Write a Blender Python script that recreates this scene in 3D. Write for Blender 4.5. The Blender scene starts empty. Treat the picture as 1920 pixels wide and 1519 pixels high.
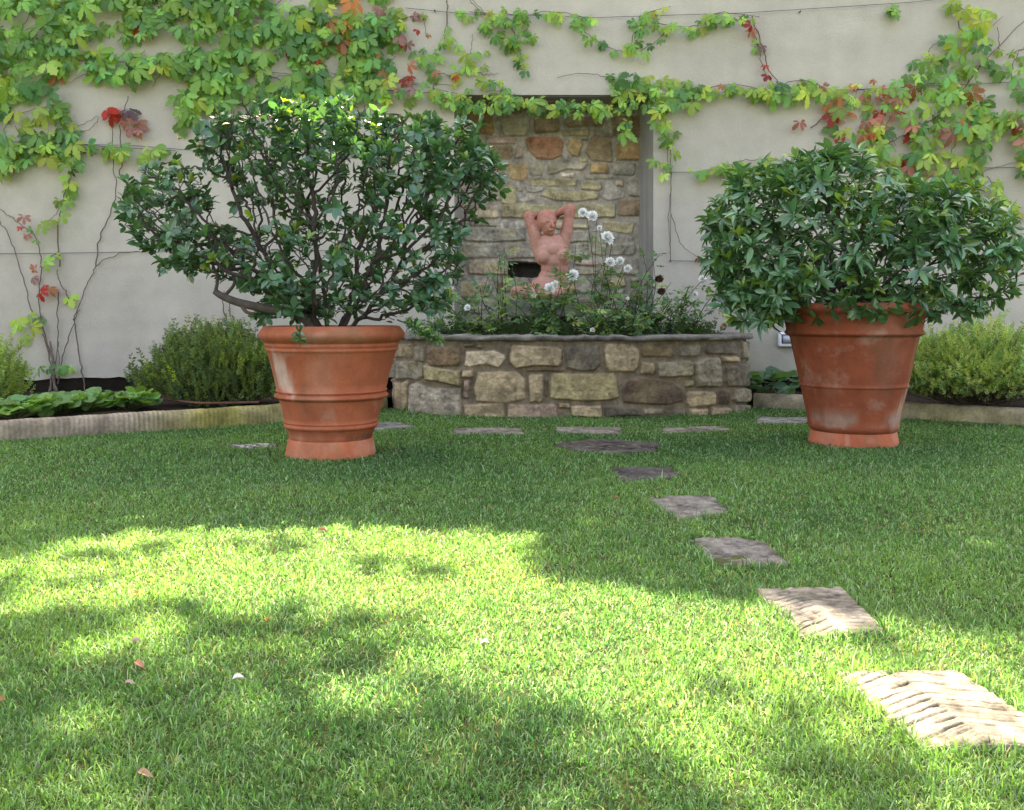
import bpy, math, random
import numpy as np
from mathutils import Vector, noise as mnoise
R_ = math.radians
random.seed(7); rng = np.random.default_rng(7)
scene = bpy.context.scene
COL = scene.collection

# ------------------------------------------------------------------ camera, light
CAMH, F, HZ = 1.0, 1800.0, 590.0        # eye height, focal length and horizon row for a picture 1920 wide
cam_d = bpy.data.cameras.new('camera'); cam = bpy.data.objects.new('camera', cam_d); COL.objects.link(cam)
cam.location = (0, 0, CAMH); cam.rotation_euler = (R_(90), 0, 0)
cam_d.sensor_width = 36; cam_d.lens = F/1920*36; cam_d.shift_y = (HZ-759.5)/1920
cam_d.clip_start = .05; cam_d.clip_end = 500
scene.camera = cam

SUN_EL, SUN_AZ = R_(50), R_(-6)         # behind the garden wall, a little from the left
SUN = np.array([math.sin(SUN_AZ)*math.cos(SUN_EL), math.cos(SUN_AZ)*math.cos(SUN_EL), math.sin(SUN_EL)])
world = bpy.data.worlds.new('World'); scene.world = world; world.use_nodes = True
wn = world.node_tree; wn.nodes.clear()
wo = wn.nodes.new('ShaderNodeOutputWorld'); wb = wn.nodes.new('ShaderNodeBackground'); sk = wn.nodes.new('ShaderNodeTexSky')
sk.sky_type = 'NISHITA'; sk.sun_disc = False; sk.sun_elevation = SUN_EL; sk.sun_rotation = SUN_AZ
sk.air_density = 1.0; sk.dust_density = 4.0; sk.ozone_density = .6
wb.inputs['Strength'].default_value = .115
wn.links.new(sk.outputs[0], wb.inputs[0]); wn.links.new(wb.outputs[0], wo.inputs[0])
sl = bpy.data.lights.new('sun', 'SUN'); sl.energy = 5.0; sl.angle = R_(.45); sl.color = (1, .95, .86)
so = bpy.data.objects.new('sun', sl); COL.objects.link(so)
so.rotation_euler = Vector(SUN).to_track_quat('Z', 'Y').to_euler()
scene.view_settings.view_transform = 'Standard'; scene.view_settings.look = 'None'
scene.view_settings.exposure = 3.05; scene.view_settings.gamma = 1
scene.view_settings.use_white_balance = True; scene.view_settings.white_balance_temperature = 8100; scene.view_settings.white_balance_tint = 20

# ------------------------------------------------------------------ helpers
def gy(py): return CAMH*F/(py-HZ)                           # distance of a ground point seen in row py
def P(px, py, Y): return np.array([(px-960)/F*Y, Y, CAMH-(py-HZ)/F*Y])
def G(px, py): Y = gy(py); return np.array([(px-960)/F*Y, Y, 0])

def _h(i, j, k, s):
    n = (i*374761393 + j*668265263 + k*1274126177 + s*362437) & 0xFFFFFFFF
    n = ((n ^ (n >> 13))*1103515245) & 0xFFFFFFFF
    n = ((n ^ (n >> 16))*2246822519) & 0xFFFFFFFF
    return ((n ^ (n >> 15)) & 0xFFFFFF)/float(0xFFFFFF)
def vn(p, s=0):
    p = np.asarray(p, float); f = np.floor(p).astype(np.int64); t = p-f; t = t*t*(3-2*t)
    o = 0
    for a in (0, 1):
        for b in (0, 1):
            for c in (0, 1):
                w = (t[:, 0] if a else 1-t[:, 0])*(t[:, 1] if b else 1-t[:, 1])*(t[:, 2] if c else 1-t[:, 2])
                o = o+w*_h(f[:, 0]+a, f[:, 1]+b, f[:, 2]+c, s)
    return o
def fbm(p, s=0, o=4):
    p = np.asarray(p, float); r = 0; a = .5; tot = 0
    for i in range(o): r = r+a*vn(p*(2**i)+i*17.3, s+i); tot += a; a *= .5
    return r/tot-.5                                        # about -0.35..0.35
def p3(x, y, z=0): return np.stack([np.broadcast_to(np.asarray(v, float), np.broadcast(x, y, z).shape).ravel() for v in (x, y, z)], 1)

def link(o, parent=None):
    COL.objects.link(o)
    if parent is not None: o.parent = parent
    return o
def tag(o, label=None, cat=None, group=None, kind=None):
    if label: o['label'] = label
    if cat: o['category'] = cat
    if group: o['group'] = group
    if kind: o['kind'] = kind
    return o
def thing(name, label, cat, loc=(0, 0, 0), group=None):
    o = bpy.data.objects.new(name, None); link(o); o.location = tuple(float(v) for v in loc); o.empty_display_size = .1
    return tag(o, label, cat, group)
def mesh(name, V, faces, mat, parent=None, col=None, smooth=False, mats=None, fm=None):
    """faces: list of int arrays (n,3)/(n,4). col: (N,3) linear colour per vertex. V in world space; moved under its parent's origin"""
    V = np.asarray(V, float)
    if parent is not None:
        off = np.zeros(3); q = parent
        while q is not None: off += np.array(q.location); q = q.parent
        V = V-off
    me = bpy.data.meshes.new(name); me.vertices.add(len(V)); me.vertices.foreach_set('co', V.astype(np.float32).ravel())
    faces = [np.asarray(f, np.int32) for f in faces if len(f)]
    li = np.concatenate([f.ravel() for f in faces]); tot = np.concatenate([np.full(len(f), f.shape[1], np.int32) for f in faces])
    st = np.concatenate([[0], np.cumsum(tot)[:-1]]).astype(np.int32)
    me.loops.add(len(li)); me.loops.foreach_set('vertex_index', li)
    me.polygons.add(len(tot)); me.polygons.foreach_set('loop_start', st); me.polygons.foreach_set('loop_total', tot)
    if smooth: me.polygons.foreach_set('use_smooth', np.ones(len(tot), bool))
    if col is not None:
        c = np.ones((len(V), 4), np.float32); c[:, :3] = col
        a = me.attributes.new('col', 'FLOAT_COLOR', 'POINT'); a.data.foreach_set('color', c.ravel())
    me.update(calc_edges=True); me.validate()
    me.materials.append(mat)
    return link(bpy.data.objects.new(name, me), parent)
class MB:
    def __init__(s): s.V = []; s.F3 = []; s.F4 = []; s.C = []; s.n = 0
    def add(s, V, f3=None, f4=None, col=None):
        V = np.asarray(V, float)
        if f3 is not None and len(f3): s.F3.append(np.asarray(f3)+s.n)
        if f4 is not None and len(f4): s.F4.append(np.asarray(f4)+s.n)
        s.V.append(V); s.n += len(V)
        c = np.ones((len(V), 3))*.5 if col is None else np.broadcast_to(np.asarray(col, float), (len(V), 3)); s.C.append(c)
    def build(s, name, mat, parent=None, smooth=False):
        fs = []
        if s.F3: fs.append(np.concatenate(s.F3))
        if s.F4: fs.append(np.concatenate(s.F4))
        return mesh(name, np.concatenate(s.V), fs, mat, parent, np.concatenate(s.C), smooth)
def nrm(a): return a/np.maximum(np.linalg.norm(a, axis=-1, keepdims=True), 1e-9)
def frames(d, up):
    y = nrm(d); z = nrm(up-(up*y).sum(-1, keepdims=True)*y); x = np.cross(y, z)
    return np.stack([x, y, z], -1)                          # columns
def stamp(mb, tpl, pos, Rm, sc, cols, vary=.0):
    """copies of one small template (V, f3, f4) into one mesh"""
    V, f3, f4 = tpl; n = len(pos)
    if n == 0: return
    sc = np.asarray(sc, float)
    if sc.ndim == 1: sc = sc[:, None, None]
    else: sc = sc[:, None, :]
    W = np.einsum('nij,nkj->nki', Rm, V[None]*sc)+pos[:, None, :]
    o = (np.arange(n)*len(V))[:, None, None]
    a = (np.asarray(f3)[None]+o).reshape(-1, 3) if len(f3) else None
    b = (np.asarray(f4)[None]+o).reshape(-1, 4) if len(f4) else None
    mb.add(W.reshape(-1, 3), a, b, np.repeat(cols, len(V), 0))
def tubes(mb, A, B, ra, rb, n=6, col=(.1, .08, .06)):
    A = np.asarray(A, float); B = np.asarray(B, float); d = nrm(B-A)
    up = np.where(np.abs(d[:, 2:3]) > .9, np.array([[1., 0, 0]]), np.array([[0, 0, 1.]]))
    Rm = frames(d, up); x, z = Rm[:, :, 0], Rm[:, :, 2]
    th = np.arange(n)/n*2*np.pi; c, s = np.cos(th), np.sin(th)
    ring = x[:, None, :]*c[None, :, None]+z[:, None, :]*s[None, :, None]
    V = np.concatenate([A[:, None]+ring*np.asarray(ra)[:, None, None], B[:, None]+ring*np.asarray(rb)[:, None, None]], 1)
    i = np.arange(n); f = np.stack([i, (i+1) % n, (i+1) % n+n, i+n], 1)
    o = (np.arange(len(A))*2*n)[:, None, None]
    mb.add(V.reshape(-1, 3), None, (f[None]+o).reshape(-1, 4), col)
def polytube(mb, pts, r0, r1=None, n=6, col=(.1, .08, .06)):
    pts = np.asarray(pts, float); r1 = r0 if r1 is None else r1
    r = np.linspace(r0, r1, len(pts)); tubes(mb, pts[:-1], pts[1:], r[:-1], r[1:], n, col)
def smoothpath(pts, k=8):
    """Catmull-Rom"""
    p = np.asarray(pts, float); p = np.vstack([2*p[0]-p[1], p, 2*p[-1]-p[-2]]); out = []
    for i in range(1, len(p)-2):
        for t in np.arange(k)/k:
            a, b, c, d = p[i-1:i+3]
            out.append(.5*((2*b)+(-a+c)*t+(2*a-5*b+4*c-d)*t*t+(-a+3*b-3*c+d)*t**3))
    out.append(p[-2]); return np.array(out)
def lathe(mb, prof, cx, cy, n=96, col=(.5, .2, .1), wob=0.0, colf=None):
    prof = np.asarray(prof, float); th = np.arange(n)/n*2*np.pi; m = len(prof)
    r = prof[:, 0][:, None]*np.ones(n)[None]; z = prof[:, 1][:, None]*np.ones(n)[None]
    q = p3(np.cos(th)[None]*np.ones((m, 1))*2, np.sin(th)[None]*np.ones((m, 1))*2, z*2)
    r = r+wob*fbm(q, 5).reshape(m, n)
    V = np.stack([cx+r*np.cos(th), cy+r*np.sin(th), z], -1).reshape(-1, 3)
    i = np.arange(m-1)[:, None]; j = np.arange(n)[None]; jj = (j+1) % n
    f = np.stack([i*n+j, i*n+jj, (i+1)*n+jj, (i+1)*n+j], -1).reshape(-1, 4)
    mb.add(V, None, f, col if colf is None else colf(V))
def grid_faces(nx, ny, mask=None):
    i, j = np.meshgrid(np.arange(nx-1), np.arange(ny-1), indexing='ij')
    f = np.stack([i*ny+j, (i+1)*ny+j, (i+1)*ny+j+1, i*ny+j+1], -1)
    return f[mask] if mask is not None else f.reshape(-1, 4)
def box(mb, x0, x1, y0, y1, z0, z1, col=(.5, .5, .5)):
    V = np.array([[x, y, z] for x in (x0, x1) for y in (y0, y1) for z in (z0, z1)])
    f = [[0, 1, 3, 2], [4, 6, 7, 5], [0, 4, 5, 1], [2, 3, 7, 6], [0, 2, 6, 4], [1, 5, 7, 3]]
    mb.add(V, None, f, col)
def inpoly(x, y, poly):
    x = np.asarray(x, float); y = np.asarray(y, float); r = np.zeros(x.shape, bool); n = len(poly)
    for i in range(n):
        x1, y1 = poly[i]; x2, y2 = poly[(i+1) % n]
        c = ((y1 > y) != (y2 > y)) & (x < (x2-x1)*(y-y1)/((y2-y1) if y2 != y1 else 1e-9)+x1); r ^= c
    return r
def dpoly(x, y, poly):
    d = np.full(np.shape(x), 1e9); n = len(poly)
    for i in range(n):
        a = np.array(poly[i], float); b = np.array(poly[(i+1) % n], float); e = b-a
        t = np.clip(((x-a[0])*e[0]+(y-a[1])*e[1])/max(e@e, 1e-12), 0, 1)
        d = np.minimum(d, np.hypot(x-a[0]-t*e[0], y-a[1]-t*e[1]))
    return d
def sdpoly(x, y, poly): return np.where(inpoly(x, y, poly), 1, -1)*dpoly(x, y, poly)

# ------------------------------------------------------------------ materials
def newmat(name):
    m = bpy.data.materials.new(name); m.use_nodes = True; nt = m.node_tree; nt.nodes.clear()
    out = nt.nodes.new('ShaderNodeOutputMaterial'); return m, nt, out
def N(nt, t, **kw):
    n = nt.nodes.new(t)
    for k, v in kw.items():
        if k in n.inputs.keys(): n.inputs[k].default_value = v
        else: setattr(n, k, v)
    return n
def leaf_mat(name, rough=.4, trans=.35, spec=.5, tgain=(1.3, 1.5, .5)):
    m, nt, out = newmat(name)
    a = N(nt, 'ShaderNodeAttribute', attribute_name='col')
    b = N(nt, 'ShaderNodeBsdfPrincipled', Roughness=rough); b.inputs['Specular IOR Level'].default_value = spec
    t = N(nt, 'ShaderNodeBsdfTranslucent'); mx = N(nt, 'ShaderNodeMixShader'); mx.inputs[0].default_value = trans
    v = N(nt, 'ShaderNodeVectorMath', operation='MULTIPLY'); v.inputs[1].default_value = tgain
    L = nt.links.new
    L(a.outputs['Color'], b.inputs['Base Color']); L(a.outputs['Color'], v.inputs[0]); L(v.outputs[0], t.inputs['Color'])
    L(b.outputs[0], mx.inputs[1]); L(t.outputs[0], mx.inputs[2]); L(mx.outputs[0], out.inputs[0])
    return m
def rough_mat(name, base=None, rough=.85, var=.25, scale=6, bump=.3, bscale=60, spec=.3, fine=.0, tint=None, bdist=.01):
    """attribute colour (or a plain base) times procedural mottling, plus a bump"""
    m, nt, out = newmat(name); L = nt.links.new
    b = N(nt, 'ShaderNodeBsdfPrincipled', Roughness=rough); b.inputs['Specular IOR Level'].default_value = spec
    tc = N(nt, 'ShaderNodeTexCoord')
    n1 = N(nt, 'ShaderNodeTexNoise', Scale=scale, Detail=8.0, Roughness=.65)
    r1 = N(nt, 'ShaderNodeMapRange'); r1.inputs['From Min'].default_value = .3; r1.inputs['From Max'].default_value = .7
    r1.inputs['To Min'].default_value = 1-var; r1.inputs['To Max'].default_value = 1+var
    n2 = N(nt, 'ShaderNodeTexNoise', Scale=bscale, Detail=6.0, Roughness=.7)
    r2 = N(nt, 'ShaderNodeMapRange'); r2.inputs['From Min'].default_value = .3; r2.inputs['From Max'].default_value = .7
    r2.inputs['To Min'].default_value = 1-fine; r2.inputs['To Max'].default_value = 1+fine
    mu = N(nt, 'ShaderNodeMath', operation='MULTIPLY')
    vm = N(nt, 'ShaderNodeVectorMath', operation='SCALE')
    L(tc.outputs['Object'], n1.inputs['Vector']); L(tc.outputs['Object'], n2.inputs['Vector'])
    L(n1.outputs[0], r1.inputs[0]); L(n2.outputs[0], r2.inputs[0]); L(r1.outputs[0], mu.inputs[0]); L(r2.outputs[0], mu.inputs[1])
    if base is None:
        a = N(nt, 'ShaderNodeAttribute', attribute_name='col'); L(a.outputs['Color'], vm.inputs[0])
    else:
        vm.inputs[0].default_value = base
    L(mu.outputs[0], vm.inputs['Scale']); cur = vm.outputs[0]
    if tint is not None:
        n3 = N(nt, 'ShaderNodeTexNoise', Scale=tint[1], Detail=5.0, Roughness=.6); L(tc.outputs['Object'], n3.inputs['Vector'])
        r3 = N(nt, 'ShaderNodeMapRange'); r3.inputs['From Min'].default_value = tint[2]; r3.inputs['From Max'].default_value = tint[3]
        r3.inputs['To Max'].default_value = tint[4]
        mx = N(nt, 'ShaderNodeMix', data_type='RGBA'); L(n3.outputs[0], r3.inputs[0]); L(r3.outputs[0], mx.inputs[0])
        L(cur, mx.inputs[6]); mx.inputs[7].default_value = (*tint[0], 1); cur = mx.outputs[2]
    L(cur, b.inputs['Base Color'])
    bp = N(nt, 'ShaderNodeBump', Strength=bump, Distance=bdist); L(n2.outputs[0], bp.inputs['Height']); L(bp.outputs[0], b.inputs['Normal'])
    L(b.outputs[0], out.inputs[0]); return m
def plain_mat(name, base, rough=.5, metal=0):
    m, nt, out = newmat(name)
    b = N(nt, 'ShaderNodeBsdfPrincipled', Roughness=rough, Metallic=metal)
    n1 = N(nt, 'ShaderNodeTexNoise', Scale=30.0, Detail=4.0); r = N(nt, 'ShaderNodeMapRange'); r.inputs['To Min'].default_value = rough*.8; r.inputs['To Max'].default_value = min(1, rough*1.2)
    nt.links.new(n1.outputs[0], r.inputs[0]); nt.links.new(r.outputs[0], b.inputs['Roughness'])
    b.inputs['Base Color'].default_value = (*base, 1); nt.links.new(b.outputs[0], out.inputs[0]); return m

M_glossy = leaf_mat('glossy leaf', .27, .2, .75)
M_vine = leaf_mat('vine leaf', .5, .42, .35, (1.25, 1.25, .5))
M_soft = leaf_mat('soft leaf', .55, .35, .3)
M_grass = leaf_mat('grass blade', .5, .48, .3, (1.15, 1.40, .78))
M_petal = leaf_mat('petal', .6, .2, .2, (1, 1, 1))
M_bark = rough_mat('bark', None, .85, .3, 20, .6, 90)
M_stone = rough_mat('rubble stone', None, .9, .3, 9, .8, 45, .2, .22, bdist=.012)
M_step = rough_mat('chiselled stone', None, .9, .25, 14, .7, 80, .2, .2)
M_stucco = rough_mat('stucco', None, .92, .07, 5, .6, 45, .12, .05, bdist=.010)
M_terra = rough_mat('terracotta', None, .8, .18, 7, .35, 70, .15, .10, tint=((.50, .34, .25), 5.0, .56, .76, .42), bdist=.004)
M_soil = rough_mat('soil', (.035, .024, .016), .95, .4, 14, 1.0, 40, .1, .3)
M_lawn = rough_mat('lawn soil', (.045, .06, .018), .95, .4, 5, 1.0, 60, .1, .4)
M_clay = rough_mat('pale clay', None, .65, .14, 9, .3, 50, .35, .08, bdist=.004)
M_wire = plain_mat('wire', (.12, .12, .115), .4, .8)
M_white = plain_mat('white plastic', (.75, .76, .76), .35)
M_dark = plain_mat('dark frame', (.06, .06, .06), .4)
M_glass = plain_mat('frosted lens', (.5, .5, .52), .2)

# ------------------------------------------------------------------ leaf templates (length along +y, normal +z)
def leaf_tpl(w=.4, n=4, curve=.18, fold=.07, peak=.5):
    V = [[0, 0, 0]]
    ts = (np.arange(n)+1)/(n+1)
    for t in ts:
        hw = w/2*(math.sin(math.pi*t**(math.log(.5)/math.log(peak))))**.8
        z = -curve*t*t
        V += [[-hw, t, z+fold*hw/(w/2)], [0, t, z], [hw, t, z+fold*hw/(w/2)]]
    V.append([0, 1, -curve]); k = len(V)-1
    f3 = [[0, 2, 1], [0, 3, 2], [k, k-3, k-2], [k, k-2, k-1]]; f4 = []
    for i in range(n-1):
        a = 1+3*i; f4 += [[a, a+1, a+4, a+3], [a+1, a+2, a+5, a+4]]
    return np.array(V, float), np.array(f3), np.array(f4)
def join_tpl(parts):
    V = []; f3 = []; f4 = []; n = 0
    for v, a, b in parts:
        V.append(v)
        if len(a): f3.append(np.asarray(a)+n)
        if len(b): f4.append(np.asarray(b)+n)
        n += len(v)
    return np.concatenate(V), (np.concatenate(f3) if f3 else np.zeros((0, 3), int)), (np.concatenate(f4) if f4 else np.zeros((0, 4), int))
def rotz(v, a): c, s = math.cos(a), math.sin(a); return np.stack([v[:, 0]*c-v[:, 1]*s, v[:, 0]*s+v[:, 1]*c, v[:, 2]], 1)
def rotx(v, a): c, s = math.cos(a), math.sin(a); return np.stack([v[:, 0], v[:, 1]*c-v[:, 2]*s, v[:, 1]*s+v[:, 2]*c], 1)
def serrated(w=.55, droop=.25, rs=None, peak=.58):
    """one coarsely toothed creeper leaflet"""
    n = 9; L = []; Rr = []; Mi = []
    for i in range(1, n):
        t = i/n; base = w/2*(math.sin(math.pi*t**(math.log(.5)/math.log(peak))))**.75
        tooth = 1.08 if i % 2 else .74
        if t < .35: tooth = 1
        z = -droop*t*t; zf = .05
        L.append([-base*tooth, t+(0.05 if i % 2 and t > .3 else 0), z+zf*base]); Rr.append([base*tooth, t+(0.05 if i % 2 and t > .3 else 0), z+zf*base]); Mi.append([0, t, z-.03])
    V = [[0, 0, 0]]+L+Mi+Rr+[[0, 1.04, -droop*1.05]]; m = n-1; k = len(V)-1
    f3 = [[0, 1+m, 1], [0, 1+2*m, 1+m], [k, m, 2*m], [k, 2*m, 3*m]]; f4 = []
    for i in range(m-1):
        f4 += [[1+i, 1+m+i, 2+m+i, 2+i], [1+m+i, 1+2*m+i, 2+2*m+i, 2+m+i]]
    return np.array(V, float), np.array(f3), np.array(f4)
def palmate(k=5, seed=0):
    r = random.Random(seed); parts = []
    ang = {5: (-100, -50, 0, 50, 100), 3: (-62, 0, 62)}[k]; sz = {5: (.62, .88, 1, .88, .62), 3: (.85, 1, .85)}[k]
    for a, s in zip(ang, sz):
        v, f3, f4 = serrated(r.uniform(.42, .54) if k == 5 else r.uniform(.58, .7), r.uniform(.12, .6))
        v = rotx(v*s*r.uniform(.9, 1.08), r.uniform(-.35, .1)); v = v+np.array([0, .07, 0]); v = rotz(v, R_(a+r.uniform(-8, 8)))
        v[:, 2] += r.uniform(-.01, .01); parts.append((v, f3, f4))
    # petiole
    pv = np.array([[-.012, 0, 0], [.012, 0, 0], [.012, -.55, -.2], [-.012, -.55, -.2]]); parts.append((pv, np.zeros((0, 3), int), np.array([[0, 1, 2, 3]])))
    return join_tpl(parts)
PALM = [palmate(5, i) for i in range(5)]+[palmate(3, 9)]
LEAF = [leaf_tpl(.42, 4, .12, .07, .55), leaf_tpl(.38, 4, .28, .1, .5), leaf_tpl(.46, 4, .02, .05, .6)]
TINY = (np.array([[0, 0, 0], [-.25, .5, .08], [.25, .5, .08], [0, 1, 0]], float), np.array([[0, 2, 1], [1, 2, 3]]), np.zeros((0, 4), int))
def sprig(n=9, seed=0, leaf=.22):
    """short shoot with small paired leaves, unit length"""
    r = random.Random(seed); parts = []
    for i in range(n):
        t = .15+.85*i/n
        for s in (-1, 1):
            v = TINY[0]*leaf*(1.1-.5*t)*r.uniform(.8, 1.2); v = rotx(v, r.uniform(-.2, .6))
            v = rotz(v, s*r.uniform(.6, 1.3)); a = i*1.57+r.uniform(-.3, .3)
            v = np.stack([v[:, 0]*math.cos(a)+v[:, 2]*math.sin(a), v[:, 1], -v[:, 0]*math.sin(a)+v[:, 2]*math.cos(a)], 1)
            parts.append((v+np.array([0, t, 0]), TINY[1], TINY[2]))
    pv = np.array([[-.008, 0, 0], [.008, 0, 0], [.004, 1, 0], [-.004, 1, 0]]); parts.append((pv, np.zeros((0, 3), int), np.array([[0, 1, 2, 3]])))
    return join_tpl(parts)
def round_leaf(seed=0, lob=11):
    r = random.Random(seed); n = 30; V = [[0, 0, 0]]
    for ring, q in ((.55, 1), (1, 1)):
        for i in range(n):
            a = -math.pi/2+.35+(2*math.pi-.7)*i/(n-1); rr = ring*(1+.07*abs(math.sin(a*lob/2)) if ring == 1 else 1)
            V.append([rr*math.cos(a)*.5, .5+rr*math.sin(a)*.5, .10*ring*ring+.05*math.sin(a*3+seed)*ring])
    f3 = [[0, 1+i, 2+i] for i in range(n-1)]; f4 = [[1+i, 1+n+i, 2+n+i, 2+i] for i in range(n-1)]
    V = np.array(V, float); V[0] = [0, .35, 0]
    return V, np.array(f3), np.array(f4)
def pinnate(seed=0):
    r = random.Random(seed); parts = []
    for t, s, a in ((.35, .34, 60), (.35, .34, -60), (.65, .4, 50), (.65, .4, -50), (.8, .5, 0)):
        v, f3, f4 = leaf_tpl(.6, 2, .15, .06, .5); v = rotz(rotx(v*s*r.uniform(.85, 1.1), r.uniform(-.3, .1)), R_(a)); parts.append((v+np.array([0, t, 0]), f3, f4))
    pv = np.array([[-.01, 0, 0], [.01, 0, 0], [.01, .8, 0], [-.01, .8, 0]]); parts.append((pv, np.zeros((0, 3), int), np.array([[0, 1, 2, 3]])))
    return join_tpl(parts)
OVAL = [leaf_tpl(.50, 4, .12, .07, .58), leaf_tpl(.44, 4, .30, .1, .55), leaf_tpl(.54, 4, .02, .08, .6), leaf_tpl(.46, 4, -.12, .12, .6)]
LONG = [leaf_tpl(.34, 4, .18, .08, .55), leaf_tpl(.30, 4, .38, .1, .5), leaf_tpl(.36, 4, .06, .06, .6)]
SPRIG = [sprig(9, i) for i in range(4)]
PINN = [pinnate(i) for i in range(3)]
ROUND = [round_leaf(i) for i in range(3)]
def hsv_var(base, n, v=.2, h=.12):
    """n leaf colours around a base: brightness and a yellow/blue drift"""
    b = np.array(base)[None]*np.exp(rng.normal(0, v, (n, 1))); d = rng.normal(0, h, (n, 1))
    return np.clip(b*np.concatenate([1+d*1.2, 1+d*.3, 1-d*.8], 1), .003, .9)
def stampv(mb, tpls, pos, Rm, sc, cols):
    k = rng.integers(0, len(tpls), len(pos)); sc = np.asarray(sc)
    for i, t in enumerate(tpls):
        q = k == i; stamp(mb, t, pos[q], Rm[q], sc[q], cols[q])

# ------------------------------------------------------------------ setting
WY = 11.0            # the stucco wall's face
NB = 11.5            # back of the niche
WALLTOP = 7.44
SOILZ = .12
# stepping stones: corners far-left, far-right, near-right, near-left (ground x, y)
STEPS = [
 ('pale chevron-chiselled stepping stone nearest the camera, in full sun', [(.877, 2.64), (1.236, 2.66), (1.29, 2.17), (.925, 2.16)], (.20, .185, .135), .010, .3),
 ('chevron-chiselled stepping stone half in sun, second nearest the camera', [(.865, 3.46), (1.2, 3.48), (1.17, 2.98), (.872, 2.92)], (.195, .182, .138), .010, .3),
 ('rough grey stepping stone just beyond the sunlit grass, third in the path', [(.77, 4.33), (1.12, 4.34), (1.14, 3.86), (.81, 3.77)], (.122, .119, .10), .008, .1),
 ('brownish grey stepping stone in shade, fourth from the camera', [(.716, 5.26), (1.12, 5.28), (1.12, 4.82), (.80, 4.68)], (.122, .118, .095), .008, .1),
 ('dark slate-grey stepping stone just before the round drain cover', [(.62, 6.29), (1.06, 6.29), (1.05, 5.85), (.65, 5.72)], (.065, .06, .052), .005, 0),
 ('grooved paving slab showing just right of the left pot', [tuple(G(690, 792)[:2]), tuple(G(745, 792)[:2]), tuple(G(785, 802)[:2]), tuple(G(690, 808)[:2])], (.17, .165, .14), .004, .3),
 ('smooth flat paving slab in front of the wall, left of the round drain cover', [tuple(G(850, 805)[:2]), tuple(G(980, 805)[:2]), tuple(G(986, 817)[:2]), tuple(G(848, 817)[:2])], (.19, .17, .13), .002, 0),
 ('flat paving slab directly behind the round drain cover', [tuple(G(1040, 801)[:2]), tuple(G(1165, 802)[:2]), tuple(G(1168, 815)[:2]), tuple(G(1040, 813)[:2])], (.19, .17, .13), .002, 0),
 ('flat paving slab in the back row, right of the round drain cover', [tuple(G(1240, 801)[:2]), tuple(G(1360, 798)[:2]), tuple(G(1372, 806)[:2]), tuple(G(1240, 812)[:2])], (.19, .17, .13), .002, 0),
 ('paving slab beside the right pot, end of the back row', [tuple(G(1425, 782)[:2]), tuple(G(1515, 783)[:2]), tuple(G(1520, 795)[:2]), tuple(G(1408, 795)[:2])], (.21, .20, .175), .002, 0),
 ('pale pebbly slab nearly overgrown, left of the left pot', [tuple(G(425, 832)[:2]), tuple(G(520, 831)[:2]), tuple(G(522, 838)[:2]), tuple(G(440, 841)[:2])], (.25, .25, .21), .004, 0),
]
def drain_poly():
    c = np.array([.73, 7.3]); return [(c[0]+.41*math.cos(a)*(1+.06*math.sin(5*a)), c[1]+.38*math.sin(a)*(1+.07*math.cos(4*a))) for a in np.linspace(0, 2*math.pi, 25)[:-1]]
DRAIN = drain_poly()
POT_L = (-1.30, 6.9); POT_R = (2.69, 7.57)
# planter outline, a flattened oval bulging from the wall
PCX, PA, PB = .63, 1.91, 1.72
def planter_path(off=0, n=700):
    t = np.linspace(np.pi, 0, n); e = .62
    x = PCX+(PA+off)*np.sign(np.cos(t))*np.abs(np.cos(t))**e; y = WY-(PB+off)*np.abs(np.sin(t))**e
    d = np.concatenate([[0], np.cumsum(np.hypot(np.diff(x), np.diff(y)))]); s = np.linspace(0, d[-1], n)
    return np.interp(s, d, x), np.interp(s, d, y), s
KERB_L = smoothpath([(-6.6, 6.0), (-5.2, 6.75), (-4.03, 7.56), (-3.35, 8.1), (-2.67, 8.57), (-2.15, 8.98), (-1.66, 9.5), (-1.3, 10.1)], 12)
KERB_R = smoothpath([(2.56, 10.2), (3.0, 9.98), (3.4, 9.62), (3.75, 9.2), (4.5, 8.62), (5.4, 8.0), (6.6, 7.2)], 12)
ppx, ppy, _ = planter_path(0, 60)
LAWN = [(-8, -3)]+[tuple(p) for p in KERB_L]+[(x, y) for x, y in zip(ppx, ppy) if y < 10.15]+[tuple(p) for p in KERB_R]+[(8, -3)]
def gz(x, y): return .05*fbm(p3(np.asarray(x)*.7, np.asarray(y)*.7, 0), 3, 3).reshape(np.shape(x))

def build_ground():
    mb = MB(); xs = np.linspace(-60, 60, 2); 
    # fine sheet near, coarse to the horizon beyond
    xs = np.concatenate([[-80, -30, -12], np.arange(-8, 8.01, .1), [12, 30, 80]]); ys = np.concatenate([[-80, -30, -10], np.arange(-4, 11.6, .1), [14, 30, 80]])
    X, Y = np.meshgrid(xs, ys, indexing='ij'); Z = gz(X, Y)-.004
    Z = np.where((np.abs(X) > 8) | (Y > 11.3) | (Y < -3.9), 0, Z)
    mesh('ground', np.stack([X, Y, Z], -1).reshape(-1, 3), [grid_faces(len(xs), len(ys))], M_lawn, smooth=True)['kind'] = 'structure'
    # soil beds between kerb and wall
    for nm, K, w in (('soil_bed', KERB_L, -1), ('soil_bed', KERB_R, 1)):
        n = len(K); rows = 14; V = []
        for i in range(n):
            for j in range(rows):
                t = j/(rows-1); x = K[i, 0]; y = K[i, 1]+(WY+.3-K[i, 1])*t
                V.append([x, y+.03, 0])
        V = np.array(V); V[:, 2] = SOILZ+.07*fbm(V*3, 4)
        mesh(nm, V, [grid_faces(n, rows)], M_soil, smooth=True)['kind'] = 'structure'
build_ground()

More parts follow.
